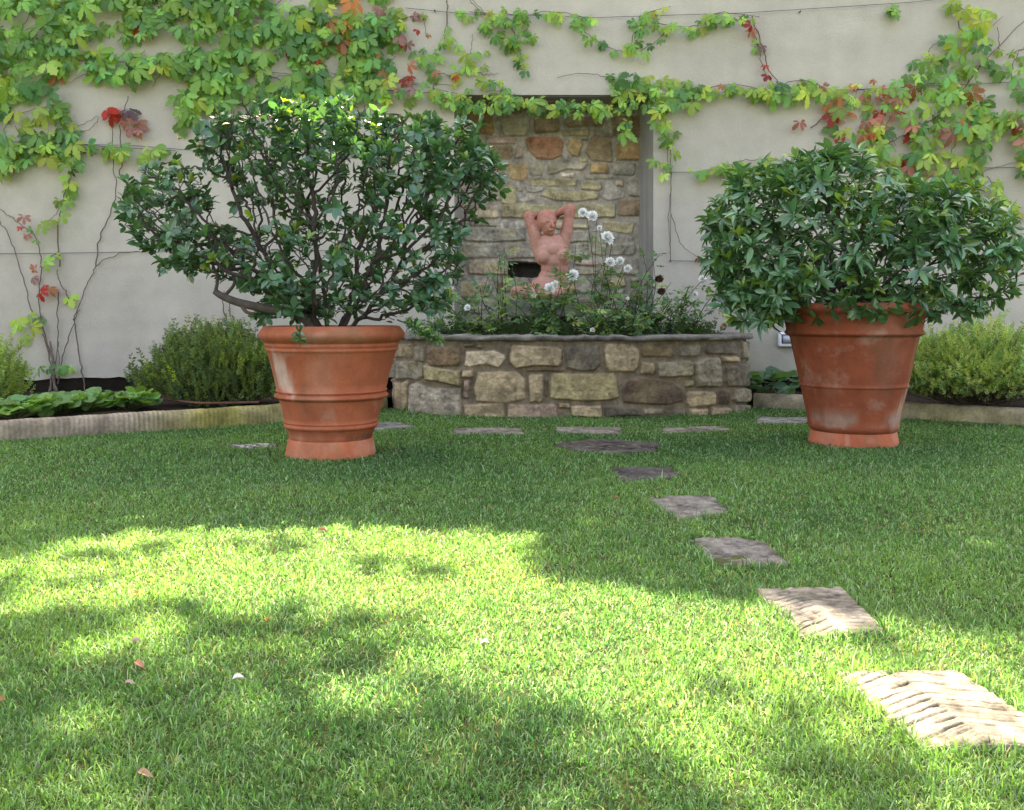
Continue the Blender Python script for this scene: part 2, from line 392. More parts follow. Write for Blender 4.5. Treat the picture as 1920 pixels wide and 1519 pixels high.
def build_wall():
    X0, X1 = -9.0, 9.0; nx0, nx1 = -.767*1.0, (1225-960)/F*WY; top = CAMH+(HZ-178)/F*WY
    nx0 = (852-960)/F*WY
    xs = np.unique(np.round(np.concatenate([np.arange(X0, X1+.01, .06), [nx0, nx1]]), 4)); zs = np.unique(np.round(np.concatenate([[.1], np.arange(.34, WALLTOP, .08), [WALLTOP, top]]), 4))
    X, Z = np.meshgrid(xs, zs, indexing='ij'); Yv = WY+.012*fbm(p3(X*1.3, Z*1.3), 8).reshape(X.shape)+.004*fbm(p3(X*9, Z*9), 9).reshape(X.shape)
    Zr = Z.copy(); edge = .27+.10*fbm(p3(xs*2.2, xs*0), 11)+.03*fbm(p3(xs*13, xs*0), 12); Zr[:, 0] = edge
    cx = (xs[:-1]+xs[1:])/2; cz = (zs[:-1]+zs[1:])/2
    keep = ~((cx[:, None] > nx0) & (cx[:, None] < nx1) & (cz[None] < top))
    base = np.array([.47, .422, .335])
    # faint green-brown tint, darker low down, streaky
    q = fbm(p3(X*1.5, Z*.5), 21).reshape(X.shape); low = np.clip(1-(Z-.2)/1.1, 0, 1)*np.clip(.45+q*2.0, 0, 1)
    c = base[None, None]*(1+.30*fbm(p3(X*.8, Z*.8), 22).reshape(X.shape)[..., None]+.16*fbm(p3(X*1.2, Z*9), 23).reshape(X.shape)[..., None]+.14*fbm(p3(X*7, Z*1.0), 24).reshape(X.shape)[..., None])
    c = c*(1-low[..., None]*np.array([.22, .17, .26]))
    o = thing('garden_wall', 'tall beige stucco wall with an arched-free rectangular stone niche, creeper growing over it', 'wall', (0, WY, 0))
    o['label'] = 'tall pale beige stucco wall closing the back of the lawn, with a rectangular niche'
    mesh('stucco', np.stack([X, Yv, Zr], -1).reshape(-1, 3), [grid_faces(len(xs), len(zs), keep)], M_stucco, o, c.reshape(-1, 3), True)
    # dark body painted as the gap's shade under ragged stucco; back, jambs, soffit
    mb = MB(); box(mb, X0, -.8, WY+.07, NB-.06, 0, WALLTOP-.003, (.05, .04, .032)); box(mb, 1.9, X1, WY+.07, NB-.06, 0, WALLTOP-.003, (.05, .04, .032))
    box(mb, X0, X1, NB+.5, NB+.65, 0, WALLTOP-.003, (.3, .28, .25)); 
    mb.build('foundation', M_stone, o)
    mb = MB(); box(mb, X0-.003, X1+.003, WY+.02, NB+.68, WALLTOP, WALLTOP+.06, (.3, .28, .25)); mb.build('coping', M_stucco, o)
    mb = MB(); bx0, bx1 = nx0+.06, (1198-960)/F*NB
    for (fx, bx, s) in ((nx0, bx0, 1), (nx1, bx1, -1)):
        zz = np.linspace(.3, top, 60); yy = np.linspace(WY+.001, NB+.02, 8)
        A, B = np.meshgrid(yy, zz, indexing='ij'); t = (A-WY)/(NB-WY); Xj = fx+(bx-fx)*t+.006*fbm(p3(A*6, B*6), 31).reshape(A.shape)
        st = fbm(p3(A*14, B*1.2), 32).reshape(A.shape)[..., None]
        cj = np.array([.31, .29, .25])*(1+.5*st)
        mb.add(np.stack([Xj, A, B], -1).reshape(-1, 3), None, grid_faces(8, 60), cj.reshape(-1, 3))
    xx = np.linspace(nx0, nx1, 20); yy = np.linspace(WY+.001, NB+.02, 6); A, B = np.meshgrid(xx, yy, indexing='ij')
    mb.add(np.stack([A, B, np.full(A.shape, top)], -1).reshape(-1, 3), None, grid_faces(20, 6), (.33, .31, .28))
    mb.build('niche_reveal', M_stucco, o, True)
    return o, bx0, bx1, top
WALL, NX0, NX1, NTOP = build_wall()

PAL = {'ob': (.26, .155, .07), 'br': (.19, .13, .075), 'ol': (.29, .24, .13), 'ru': (.27, .11, .06), 'to': (.34, .22, .10), 'gr': (.26, .225, .16), 'lg': (.35, .30, .23),
       'cr': (.58, .47, .33), 'ta': (.35, .27, .17), 'dg': (.14, .12, .09), 'db': (.12, .085, .06), 'pk': (.33, .235, .18), 'go': (.24, .21, .155)}
def stones_to_polys(lst, s, x0, y0):
    out = []
    r = random.Random(3)
    for it in lst:
        c = it[-1]
        if isinstance(it[0], (tuple, list)): poly = [(x0+a/s, y0+b/s) for a, b in it[:-1]]
        else:
            a, b, c2, d = it[:4]; w, h = c2-a, d-b; k = min(w, h)*.2
            j = lambda v: v+r.uniform(-.07, .07)*min(w, h)
            poly = [(a+k*r.uniform(.2, 1.2), j(b)), (a+w*.5, b+r.uniform(-.05, .05)*h), (c2-k*r.uniform(.2, 1.2), j(b)), (j(c2), b+k*r.uniform(.4, 1.3)), (j(c2), d-k*r.uniform(.4, 1.3)), (c2-k*r.uniform(.3, 1.3), j(d)), (a+w*.45, d+r.uniform(-.05, .05)*h), (a+k*r.uniform(.3, 1.3), j(d)), (j(a), d-k*r.uniform(.4, 1.3)), (j(a), b+k*r.uniform(.4, 1.3))]
            poly = [(x0+p/s, y0+q/s) for p, q in poly]
        out.append((poly, c))
    return out
def rubble(U, Z, polys, mortar, prot=.03, seed=0, lo=1.0):
    """height and colour field for rubble stones laid in mortar"""
    sh = U.shape; best = np.full(sh, -1e9); idx = np.full(sh, -1)
    wu = U+.022*fbm(p3(U*9, Z*9), seed+1).reshape(sh); wz = Z+.022*fbm(p3(U*9, Z*9), seed+2).reshape(sh)
    for i, (poly, c) in enumerate(polys):
        xs = [p[0] for p in poly]; zs = [p[1] for p in poly]
        q = (U > min(xs)-.06) & (U < max(xs)+.06) & (Z > min(zs)-.06) & (Z < max(zs)+.06)
        if not q.any(): continue
        d = sdpoly(wu[q], wz[q], poly); b = best[q]; m = d > b; b[m] = d[m]; ii = idx[q]; ii[m] = i; best[q] = b; idx[q] = ii
    e = np.clip((best+.004)/.022, 0, 1); e = e*e*(3-2*e)
    cols = np.array([PAL[c] if isinstance(c, str) else c for _, c in polys]); rs = np.random.default_rng(seed+5)
    pr = prot*rs.uniform(.5, 1.3, len(polys)); tx = rs.uniform(-.04, .04, len(polys)); ox = rs.uniform(-1, 1, len(polys))
    n1 = fbm(p3(U*14, Z*14, 0), seed+7).reshape(sh); n2 = fbm(p3(U*5, Z*5, 0), seed+8).reshape(sh); n3 = fbm(p3(U*40, Z*26, 0), seed+9).reshape(sh)
    crag = np.abs(fbm(p3(U*11, Z*17, idx*2.3), seed+20).reshape(sh)); h = e*(pr[idx]+.026*n2+.020*n1+.014*n3+.028*crag)+(1-e)*(.006*n1+.006*n3)
    layer = fbm(p3(U*3, Z*22, idx*3.1), seed+10).reshape(sh)
    c = cols[idx]*(1+.8*n2+.8*n1+.5*layer+.5*n3-.16*np.clip(.10-crag, 0, .1)/.1)[..., None]
    yel = np.clip(fbm(p3(U*4, Z*4, idx*1.7), seed+11).reshape(sh)*3, 0, 1)[..., None]; c = c*(1-yel*.5)+np.array([.30, .235, .12])*yel*.5*lo
    mc = np.array(mortar)*(1+.8*n1+.5*n3)[..., None]
    return h, np.clip(c*e[..., None]+mc*(1-e[..., None]), .01, .9)
def filler(polys, u0, u1, z0, z1, cols, seed, sz=(.1, .3), tries=1500):
    """more stones wherever none were traced"""
    r = random.Random(seed); out = list(polys); bb = [(min(p[0] for p in q), max(p[0] for p in q), min(p[1] for p in q), max(p[1] for p in q)) for q, _ in polys]
    for k in range(tries):
        f = 1-.75*k/tries; w = r.uniform(*sz)*f; h = w*r.uniform(.35, .8); a = r.uniform(u0, u1-w); b = r.uniform(z0, z1-h); g = .008
        if any(a < x1+g and a+w > x0-g and b < y1+g and b+h > y0-g for x0, x1, y0, y1 in bb): continue
        bb.append((a, a+w, b, b+h)); m = min(w, h)*.22
        out.append(([(a+m*r.random(), b), (a+w-m*r.random(), b+r.uniform(0, m*.5)), (a+w, b+m*r.random()), (a+w-m*.4*r.random(), b+h-m*r.random()), (a+w-m, b+h), (a+m, b+h-r.uniform(0, m*.5)), (a, b+h-m), (a+r.uniform(0, m*.5), b+m)], r.choice(cols)))
    return out

# niche back
NS = [(150,170,375,355,'ob'),(430,205,665,370,'go'),(690,210,910,345,'br'),(950,205,1270,300,'br'),(1335,200,1600,380,'br'),(385,100,600,190,'br'),(620,100,900,190,'br'),(930,100,1240,190,'br'),(1260,100,1500,185,'br'),(60,60,360,155,'br'),
 (930,318,1150,372,'ol'),(1010,380,1145,408,'gr'),(300,378,545,440,'pk'),((620,400),(680,378),(900,375),(945,420),(925,530),(850,562),(720,560),(650,490),'ru'),((985,395),(1085,400),(1100,450),(1055,550),(1010,535),(968,480),'to'),
 ((1190,350),(1240,365),(1330,410),(1340,590),(1170,575),(1110,500),(1130,440),'br'),(1355,420,1600,580,'ob'),(1235,340,1320,385,'gr'),(540,460,612,555,'pk'),(330,450,530,560,'br'),
 (480,590,645,735,'to'),(660,575,785,695,'gr'),((810,585),(1145,590),(1100,650),(960,645),(880,680),(812,690),'gr'),(915,666,1025,706,'cr'),(1155,595,1308,680,'to'),(1330,592,1520,690,'go'),(1060,542,1135,588,'ol'),(932,520,985,568,'lg'),(300,590,470,740,'br'),
 (660,712,1050,785,'ol'),(1075,735,1250,812,'ol'),(1115,690,1345,728,'gr'),(1348,722,1435,782,'ta'),(1455,715,1600,862,'go'),
 (330,765,432,900,'gr'),(436,760,555,935,'ol'),((620,775),(805,780),(800,805),(720,838),(640,828),'lg'),((565,845),(715,850),(700,895),(600,918),(562,900),'lg'),((800,792),(1230,825),(1225,885),(1050,905),(850,895),(742,855),'ol'),((1290,745),(1440,820),(1430,880),(1300,900),(1250,870),(1260,790),'lg'),(555,780,612,825,'gr'),
 (435,925,1370,1045,'ol'),(1375,890,1600,1030,'br'),(200,930,410,1050,'ta'),(420,1052,625,1130,'lg'),((1260,1065),(1525,1075),(1495,1172),(1260,1135),'ol'),(1000,1085,1150,1132,'ol'),(100,1062,400,1105,'gr'),(640,1055,980,1130,'ta'),
 (130,1115,640,1232,'gr'),(0,1242,430,1365,'gr'),(450,1240,760,1372,'gr'),(700,1140,970,1230,'gr'),(980,1140,1150,1240,'go'),(1165,1180,1290,1340,'gr'),(1300,1185,1520,1350,'gr'),(780,1245,1150,1365,'gr'),
 (160,1385,505,1500,'ta'),(1030,1372,1225,1425,'pk'),(1240,1365,1560,1500,'gr'),(1000,1440,1220,1500,'gr')]
def build_niche():
    pol = stones_to_polys(NS, 4.34, 840, 170); pw = [([((x-960)/F*NB, CAMH-(y-HZ)/F*NB) for x, y in q], c) for q, c in pol]
    hx0, hx1 = (953-960)/F*NB, (1058-960)/F*NB; hz1, hz0 = CAMH-(491-HZ)/F*NB, CAMH-(520-HZ)/F*NB
    pw = filler(pw+[([(hx0, hz0), (hx1, hz0), (hx1, hz1), (hx0, hz1)], 'dg')], NX0-.1, NX1+.1, .45, NTOP+.1, ['gr', 'go', 'ta', 'br', 'ol'], 4, (.12, .42), 2500)
    xs = np.arange(NX0-.06, NX1+.06, .0075); zs = np.arange(.5, NTOP+.06, .0075); U, Z = np.meshgrid(xs, zs, indexing='ij')
    h, c = rubble(U, Z, pw, (.24, .205, .155), .030, 40); c = np.clip(c*1.38, 0, .8)
    Yv = NB-h; w = .012*fbm(p3(U*8, Z*8), 71).reshape(U.shape)
    hole = (U+w > hx0) & (U+w < hx1) & (Z+w > hz0) & (Z+w < hz1)
    Yv = np.where(hole, NB+.30, Yv); c[hole] = (.06, .052, .042)
    mesh('niche_stonework', np.stack([U, Yv, Z], -1).reshape(-1, 3), [grid_faces(len(xs), len(zs))], M_stone, WALL, c.reshape(-1, 3), True)
build_niche()

# planter
PS = [(95,112,190,182,'ta'),(203,120,260,205,'gr'),(268,130,432,225,'br'),((452,152),(590,145),(640,168),(645,190),(612,236),(545,220),(470,233),(445,222),'cr'),(668,120,925,232,'ta'),(935,122,1108,246,'dg'),(1120,120,1290,253,'ta'),(1300,122,1462,182,'br'),(1483,120,1588,180,'go'),(1612,112,1775,168,'dg'),(1785,105,1835,190,'gr'),
 (100,196,243,290,'go'),((255,218),(430,245),(432,325),(258,290),'ol'),(1298,205,1372,265,'ta'),(1376,196,1552,276,'gr'),(1562,186,1685,335,'go'),(1690,176,1768,206,'ta'),(1708,214,1840,325,'dg'),(434,246,488,282,'ta'),
 (105,300,172,442,'ta'),((182,315),(220,300),(300,330),(435,325),(432,470),(180,465),'lg'),(442,290,472,382,'pk'),((510,255),(700,245),(745,290),(742,385),(650,410),(500,398),(488,330),'ta'),(752,258,826,402,'ta'),(862,258,1190,392,'ol'),((1235,285),(1300,275),(1440,288),(1500,330),(1505,395),(1420,415),(1215,402),(1205,340),'db'),(1512,292,1552,325,'ol'),(1520,345,1662,422,'ta'),(1668,340,1730,412,'db'),(1742,330,1838,400,'go'),(828,285,854,372,'db'),
 (442,404,642,488,'ta'),(650,408,890,488,'pk'),(898,402,960,432,'ta'),(962,410,1115,475,'ta'),(1122,415,1305,472,'dg'),(1312,428,1412,462,'go'),(1420,438,1522,475,'dg'),(1532,430,1625,475,'ta'),(740,234,932,252,'br'),(1635,425,1740,470,'ta'),(1745,408,1835,465,'go')]
def build_planter():
    x, y, s = planter_path(0, 1400); px = 960+F*x/y; k0 = np.argmin(np.where(y < 10.9, px, 1e9)); k1 = np.argmax(np.where(y < 10.9, px, -1e9))
    xi = px[k0:k1+1]; si = s[k0:k1+1]; yi = y[k0:k1+1]; o = np.argsort(xi); xi, si, yi = xi[o], si[o], yi[o]
    def m(a, b): Y = np.interp(a, xi, yi); return float(np.interp(a, xi, si)), CAMH-(b-HZ)/F*Y
    pw = [([m(a, b) for a, b in q], c) for q, c in stones_to_polys(PS, 2.595, 700, 600)]
    pw = filler(pw, 0, s[-1], -.02, .73, ['ta', 'go', 'br', 'gr', 'ol', 'dg'], 8, (.1, .36), 2500)
    us = np.arange(0, s[-1], .007); zs = np.arange(-.03, .752, .007); U, Z = np.meshgrid(us, zs, indexing='ij')
    h, c = rubble(U, Z, pw, (.19, .15, .105), .038, 60); c = np.clip(c*1.08*np.array([1.04, 1, .93]), 0, .8)
    X = np.interp(U, s, x); Y = np.interp(U, s, y); dx = np.gradient(x, s); dy = np.gradient(y, s)
    nx_ = np.interp(U, s, dy); ny_ = np.interp(U, s, -dx); l = np.hypot(nx_, ny_)
    t = thing('stone_planter', 'curved raised planter of rubble stone with slate coping in front of the niche', 'planter', (PCX, WY-1, 0))
    mesh('stone_face', np.stack([X+nx_/l*h, Y+ny_/l*h, Z], -1).reshape(-1, 3), [grid_faces(len(us), len(zs))], M_stone, t, c.reshape(-1, 3), True)
    # coping slabs, swept
    prof = [(-.30, .745), (.035, .745), (.052, .752), (.06, .772), (.05, .79), (.03, .797), (-.29, .80), (-.30, .745)]
    q = np.arange(0, s[-1], .02); V = []; C = []
    for i, u in enumerate(q):
        a = np.interp(u, s, x), np.interp(u, s, y); n = np.array([np.interp(u, s, dy), np.interp(u, s, -dx)]); n /= np.hypot(*n)
        for j, (o_, z_) in enumerate(prof):
            V.append([a[0], a[1], z_, n[0], n[1], o_])
    V = np.array(V); nz = fbm(np.stack([V[:, 0]*7, V[:, 1]*7, V[:, 2]*20], 1), 66); nf = fbm(np.stack([V[:, 0]*28, V[:, 1]*28, V[:, 2]*50], 1), 67)
    off = V[:, 5]+np.where(V[:, 5] > 0, .09*nz+.05*nf, 0); W = np.stack([V[:, 0]+V[:, 3]*off, V[:, 1]+V[:, 4]*off, V[:, 2]+.03*nz*(V[:, 2] > .77)+.022*nf], 1)
    j = len(prof); cc = np.array([.17, .155, .125])*(1+1.3*nz+.9*nf)[:, None]
    mesh('coping', W, [grid_faces(len(q), j)], M_stone, t, np.clip(cc, .03, .5))
    # soil inside
    a, b, _ = planter_path(-.2, 60); rows = 12; V = np.array([[xx, yy+(NB-yy)*k/(rows-1), .73] for xx, yy in zip(a, b) for k in range(rows)]); V[:, 2] += .05*fbm(V*5, 6)
    mesh('soil', V, [grid_faces(60, rows)], M_soil, t, smooth=True)
build_planter()

# kerbs
def kerb(path, u0, u1, label, groove, lichen):
    d = np.concatenate([[0], np.cumsum(np.hypot(*np.diff(path, axis=0).T))]); u1 = min(u1, d[-1]-.01)
    prof = [(0, -.03), (0, .06), (.004, .115), (.02, .145), (.05, .158), (.11, .158), (.135, .14), (.14, .08), (.14, -.03)]
    q = np.arange(u0, u1, .007); V = []
    for u in q:
        p = np.array([np.interp(u, d, path[:, 0]), np.interp(u, d, path[:, 1])]); e = np.array([np.interp(u+.02, d, path[:, 0]), np.interp(u+.02, d, path[:, 1])])-np.array([np.interp(u-.02, d, path[:, 0]), np.interp(u-.02, d, path[:, 1])]); e /= np.hypot(*e); n = np.array([-e[1], e[0]])
        if n[1] < 0: n = -n
        g = groove*(.5+.5*math.cos((u+.012*mnoise.noise(Vector((u*3, 0, 0))))/.040*2*math.pi))*max(.15, min(1, .62+.9*mnoise.noise(Vector((u*2.3, 5, 0)))))
        for o_, z_ in prof: V.append([*(p+n*(o_+(g if o_ < .03 else 0))), z_-(g*.4 if z_ > .1 else 0), u, g])
    V = np.array(V); W = V[:, :3].copy(); nz = fbm(W*6, 81)+.5*fbm(W*25, 82); W[:, 2] += .012*nz; W[:, 1] += .008*nz
    t = np.clip(lichen(V[:, 3])+fbm(W*3, 83)*1.2, 0, 1)[:, None]; c = np.array([.34, .275, .195])*(1-t)+np.array([.27, .24, .07])*t
    c = c*(1+1.3*nz[:, None]); c = c*(1-.35*V[:, 4:5]/max(groove, 1e-6)*(groove > .002))
    n = len(prof); fs = [grid_faces(len(q), n)]; caps = [np.array([[i, i+1, n-2-i, n-1-i] for i in range(n//2)])]; capb = caps[0]+(len(q)-1)*n
    o = mesh('kerb_stone', W, fs+[caps[0], capb[:, ::-1]], M_stone, None, np.clip(c, .02, .7), True)
    tag(o, label, 'kerb', 'stone kerbs edging the lawn')
kerb(KERB_L, 0, 5.42, 'long grooved kerb stone in front of the left bed, grey turning yellow with lichen', .006, lambda u: np.clip((u-4.0)/.7, 0, 1)*.9)
kerb(KERB_L, 5.43, 9, 'short kerb stone half hidden behind the left terracotta pot', .007, lambda u: u*0+.8)
kerb(KERB_R, 0, 1.15, 'short pale kerb stone between the stone planter and the right pot', .0015, lambda u: u*0+.1)
kerb(KERB_R, 1.16, 9, 'weathered kerb stone under the bright green shrub on the right', .0015, lambda u: u*0+.45)

# stepping stones
def step_stone(label, quad, colr, amp, chev, i):
    q = np.array(quad, float); n = 170 if i < 2 else 90; u, v = np.meshgrid(np.linspace(0, 1, n), np.linspace(0, 1, n), indexing='ij')
    r = random.Random(i); jit = lambda s: .018*fbm(p3(s*4, s*0+i*3.3), 90+i)
    X = ((1-u)*(1-v)*q[0, 0]+u*(1-v)*q[1, 0]+u*v*q[2, 0]+(1-u)*v*q[3, 0]); Y = ((1-u)*(1-v)*q[0, 1]+u*(1-v)*q[1, 1]+u*v*q[2, 1]+(1-u)*v*q[3, 1])
    ex = np.minimum(u, 1-u); ey = np.minimum(v, 1-v)
    X = X+.022*fbm(p3(v*4, v*0+7+i), 91).reshape(X.shape)*(1-ex*2)**2; Y = Y+.022*fbm(p3(u*4, u*0+3+i), 92).reshape(X.shape)*(1-ey*2)**2
    W, H_ = np.hypot(*(q[1]-q[0])), np.hypot(*(q[3]-q[0]))
    uu = (u-.48)*W; vv = v*H_; n0 = fbm(p3(X*9, Y*9), 93+i).reshape(X.shape); n1 = fbm(p3(X*35, Y*35), 94+i).reshape(X.shape)
    brk = fbm(p3(uu*9, (vv+np.where(uu < 0, uu*.60, -uu*.28))*34, i), 98).reshape(X.shape); ph = (vv+np.where(uu < 0, uu*.60, -uu*.28)+.022*n0)/np.where(uu < 0, .036, .036)
    saw = (ph-np.floor(ph)); ridge = 1-(np.exp(-((saw-.5)/np.where(uu < 0, .17, .13))**2)*1.0-.25*(saw-.5))*np.where(uu < 0, 1, .5)*np.clip(.85+1.2*n0+3.0*brk, .05, 1.5)
    h = .004+(amp*ridge if chev else amp*1.6*n0*2+amp*fbm(p3(X*20, Y*60), 97).reshape(X.shape)*3)+.006*n0+.005*n1
    edge = np.clip(np.minimum(ex*W, ey*H_)/.012, 0, 1); h = h*edge-(1-edge)*.03
    Z = gz(q[:, 0].mean(), q[:, 1].mean())+h
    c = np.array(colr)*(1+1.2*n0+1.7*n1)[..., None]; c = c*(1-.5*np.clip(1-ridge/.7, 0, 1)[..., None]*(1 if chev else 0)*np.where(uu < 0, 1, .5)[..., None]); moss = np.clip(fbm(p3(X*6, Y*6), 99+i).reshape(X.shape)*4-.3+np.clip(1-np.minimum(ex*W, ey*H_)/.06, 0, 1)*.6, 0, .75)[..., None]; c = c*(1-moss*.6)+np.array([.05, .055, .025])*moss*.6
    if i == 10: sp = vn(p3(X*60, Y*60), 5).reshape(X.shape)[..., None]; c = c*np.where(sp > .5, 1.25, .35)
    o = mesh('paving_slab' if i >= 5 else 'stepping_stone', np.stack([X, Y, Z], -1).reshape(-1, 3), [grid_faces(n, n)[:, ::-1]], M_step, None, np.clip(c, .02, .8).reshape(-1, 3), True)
    tag(o, label, 'paving slab' if i >= 5 else 'stepping stone', 'back row of slabs along the planter' if i >= 5 else 'stepping stones crossing the lawn')
for i, (lb, q, c, a, ch) in enumerate(STEPS): step_stone(lb, q, c, a, ch > .2, i)
def drain():
    rr = np.linspace(0, 1, 30); th = np.linspace(0, 2*np.pi, 73); A, T = np.meshgrid(rr, th, indexing='ij')
    rad = (1+.06*np.sin(5*T)); X = .73+.41*np.cos(T)*A*rad; Y = 7.3+.38*np.sin(T)*A*rad; n0 = fbm(p3(X*14, Y*14), 95).reshape(X.shape); n1 = fbm(p3(X*45, Y*45), 96).reshape(X.shape)
    Z = gz(.73, 7.3)+.006+.015*n0+.012*n1-(A > .96)*.02; hole = (np.hypot((X-.70), (Y-7.1)) < .05); Z = np.where(hole, Z-.05, Z)
    c = np.array([.075, .067, .055])*(1+1.8*n0+3.0*n1)[..., None]; c[hole] = (.03, .02, .012)
    o = mesh('drain_cover', np.stack([X, Y, Z], -1).reshape(-1, 3), [grid_faces(30, 73)], M_step, None, np.clip(c, .01, .5).reshape(-1, 3), True)
    tag(o, 'dark weathered round stone cover with a small hole, set in the lawn before the planter', 'drain cover')
drain()

# ------------------------------------------------------------------ grass
def lawn_mask(x, y):
    ok = inpoly(x, y, LAWN)
    for _, q, *_r in STEPS:
        xs = [p[0] for p in q]; ys = [p[1] for p in q]; b = np.where((x > min(xs)-.02) & (x < max(xs)+.02) & (y > min(ys)-.02) & (y < max(ys)+.02))[0]
        if len(b):
            s = sdpoly(x[b], y[b], q)+.035*fbm(p3(x[b]*14, y[b]*14), 55)
            ok[b] &= s < .016+.06*fbm(p3(x[b]*7, y[b]*7), 57)
    b = np.where(np.hypot(x-.73, y-7.3) < .5)[0]; ok[b] &= ~(sdpoly(x[b], y[b], DRAIN)+.15*fbm(p3(x[b]*9, y[b]*9), 56) > .0)
    for (cx, cy), r in ((POT_L, .31), (POT_R, .32)): ok &= np.hypot(x-cx, y-cy) > r
    return ok
def build_grass():
    xs, ys, wd = [], [], []
    ybands = np.arange(1.55, 10.4, .12)
    for y0 in ybands:
        hw = .545*y0+1.0; rho = 36000*(2.3/max(y0, 1.9))**1.4
        n = int(rho*.12*2*hw); xs.append(rng.uniform(-hw, hw, n)); ys.append(rng.uniform(y0, y0+.12, n))
    x = np.concatenate(xs); y = np.concatenate(ys)
    cl = fbm(p3(x*16, y*16), 14)
    q = lawn_mask(x, y) & (rng.random(len(x)) < .75+cl*1.3); x, y, cl = x[q], y[q], cl[q]; n = len(x)
    # longer fringe at the planter, kerbs and around the slabs
    fr = np.zeros(n)
    a, b, _ = planter_path(0, 80); d = dpoly(x, y, list(zip(a, b))+[(PCX, 12)]); fr = np.maximum(fr, np.clip(1-d/.2, 0, 1)*2.4*np.clip(.5+4*fbm(p3(x*3, y*3), 58), 0, 1.3))
    for K in (KERB_L, KERB_R):
        m = np.where(y > 5.5)[0]; dd = np.full(n, 9.); 
        for p in K[::2]: dd[m] = np.minimum(dd[m], np.hypot(x[m]-p[0], y[m]-p[1]))
        fr = np.maximum(fr, np.clip(1-dd/.2, 0, 1)*.3)
    for _, qd, *_r in STEPS[:5]:
        c = np.mean(qd, 0); m = np.where(np.hypot(x-c[0], y-c[1]) < .5)[0]; dd = dpoly(x[m], y[m], qd); fr[m] = np.maximum(fr[m], np.clip(1-dd/.06, 0, 1)*1.2)
    L = rng.gamma(9, .0235/9, n)*(1+.5*fbm(p3(x*3, y*3), 15))*(1+1.3*fr*rng.random(n)); w = .00125*(.6+y/2.9)*rng.uniform(.6, 1.4, n)
    th = rng.uniform(0, 2*np.pi, n); lean = rng.uniform(.0, 1.05, n); bend = rng.uniform(.2, 1.0, n)
    dx, dy = np.cos(th), np.sin(th); dx += .6*fbm(p3(x*2.5, y*2.5), 16); dy += .6*fbm(p3(x*2.5, y*2.5), 17)
    fa = rng.uniform(0, 2*np.pi, n); sx, sy = np.cos(fa), np.sin(fa)
    z0 = gz(x, y)-.003; s1 = np.sin(lean)*L*.45; c1 = np.cos(lean)*L*.5; l2 = np.clip(lean+bend, 0, 1.9); s2 = s1+np.sin(l2)*L*.5; c2 = c1+np.cos(l2)*L*.45
    V = np.empty((n, 5, 3), np.float32)
    V[:, 0] = np.stack([x-sx*w, y-sy*w, z0], 1); V[:, 1] = np.stack([x+sx*w, y+sy*w, z0], 1)
    V[:, 2] = np.stack([x+dx*s1+sx*w*.8, y+dy*s1+sy*w*.8, z0+c1], 1); V[:, 3] = np.stack([x+dx*s1-sx*w*.8, y+dy*s1-sy*w*.8, z0+c1], 1)
    V[:, 4] = np.stack([x+dx*s2, y+dy*s2, z0+np.maximum(c2, .002)], 1)
    base = np.array([.100, .212, .056]); c = base[None]*np.exp(rng.normal(0, .34, (n, 1)))
    pt = fbm(p3(x*1.3, y*1.3), 18, 5)[:, None]; c = c*(1+pt*np.array([1.5, .9, .5]))
    pr = .035+.30*np.clip(fbm(p3(x*2.2+5, y*2.2), 19, 4)*2.2, 0, 1); dry = rng.random(n) < pr*.55; c[dry] = np.array([.30, .26, .11])*np.exp(rng.normal(0, .25, (dry.sum(), 1)))
    bl = rng.random(n) < .20; c[bl] = np.array([.24, .37, .20])*np.exp(rng.normal(0, .2, (bl.sum(), 1)))
    i = np.arange(n)[:, None]*5
    o = mesh('grass', V.reshape(-1, 3), [i+np.array([[3, 2, 4]]), i+np.array([[0, 1, 2, 3]])], M_grass, None, np.repeat(np.clip(c, .01, .7), 5, 0), False)
    tag(o, 'short mown lawn grass, sunlit in front and shaded behind', 'grass', kind='stuff'); print('BLADES', n)
build_grass()

# ------------------------------------------------------------------ potted shrubs
def colonize(attr, nodes, parents, step, kill, iters, seed=0, wob=.25):
    r = np.random.default_rng(seed); nodes = np.array(nodes, float); par = list(parents)
    near = np.full(len(attr), -1); dist = np.full(len(attr), 1e9); alive = np.ones(len(attr), bool); start = 0
    for it in range(iters):
        new = nodes[start:]
        if len(new):
            D = np.linalg.norm(attr[:, None]-new[None], axis=2); k = D.argmin(1); dm = D[np.arange(len(attr)), k]; q = dm < dist; dist[q] = dm[q]; near[q] = k[q]+start
        alive &= dist > kill
        if not alive.any(): break
        a = np.where(alive)[0]; d = nrm(attr[a]-nodes[near[a]]); acc = np.zeros((len(nodes), 3)); np.add.at(acc, near[a], d)
        g = np.unique(near[a]); v = nrm(acc[g])+r.normal(0, wob, (len(g), 3)); v = nrm(v)
        start = len(nodes); nodes = np.vstack([nodes, nodes[g]+v*step]); par += list(g)
        if len(nodes) > 14000: break
    return nodes, np.array(par)
def shrink(o, cx, cy, a, b): return [(cx+(x-cx)*a, cy+(y-cy)*b) for x, y in o]
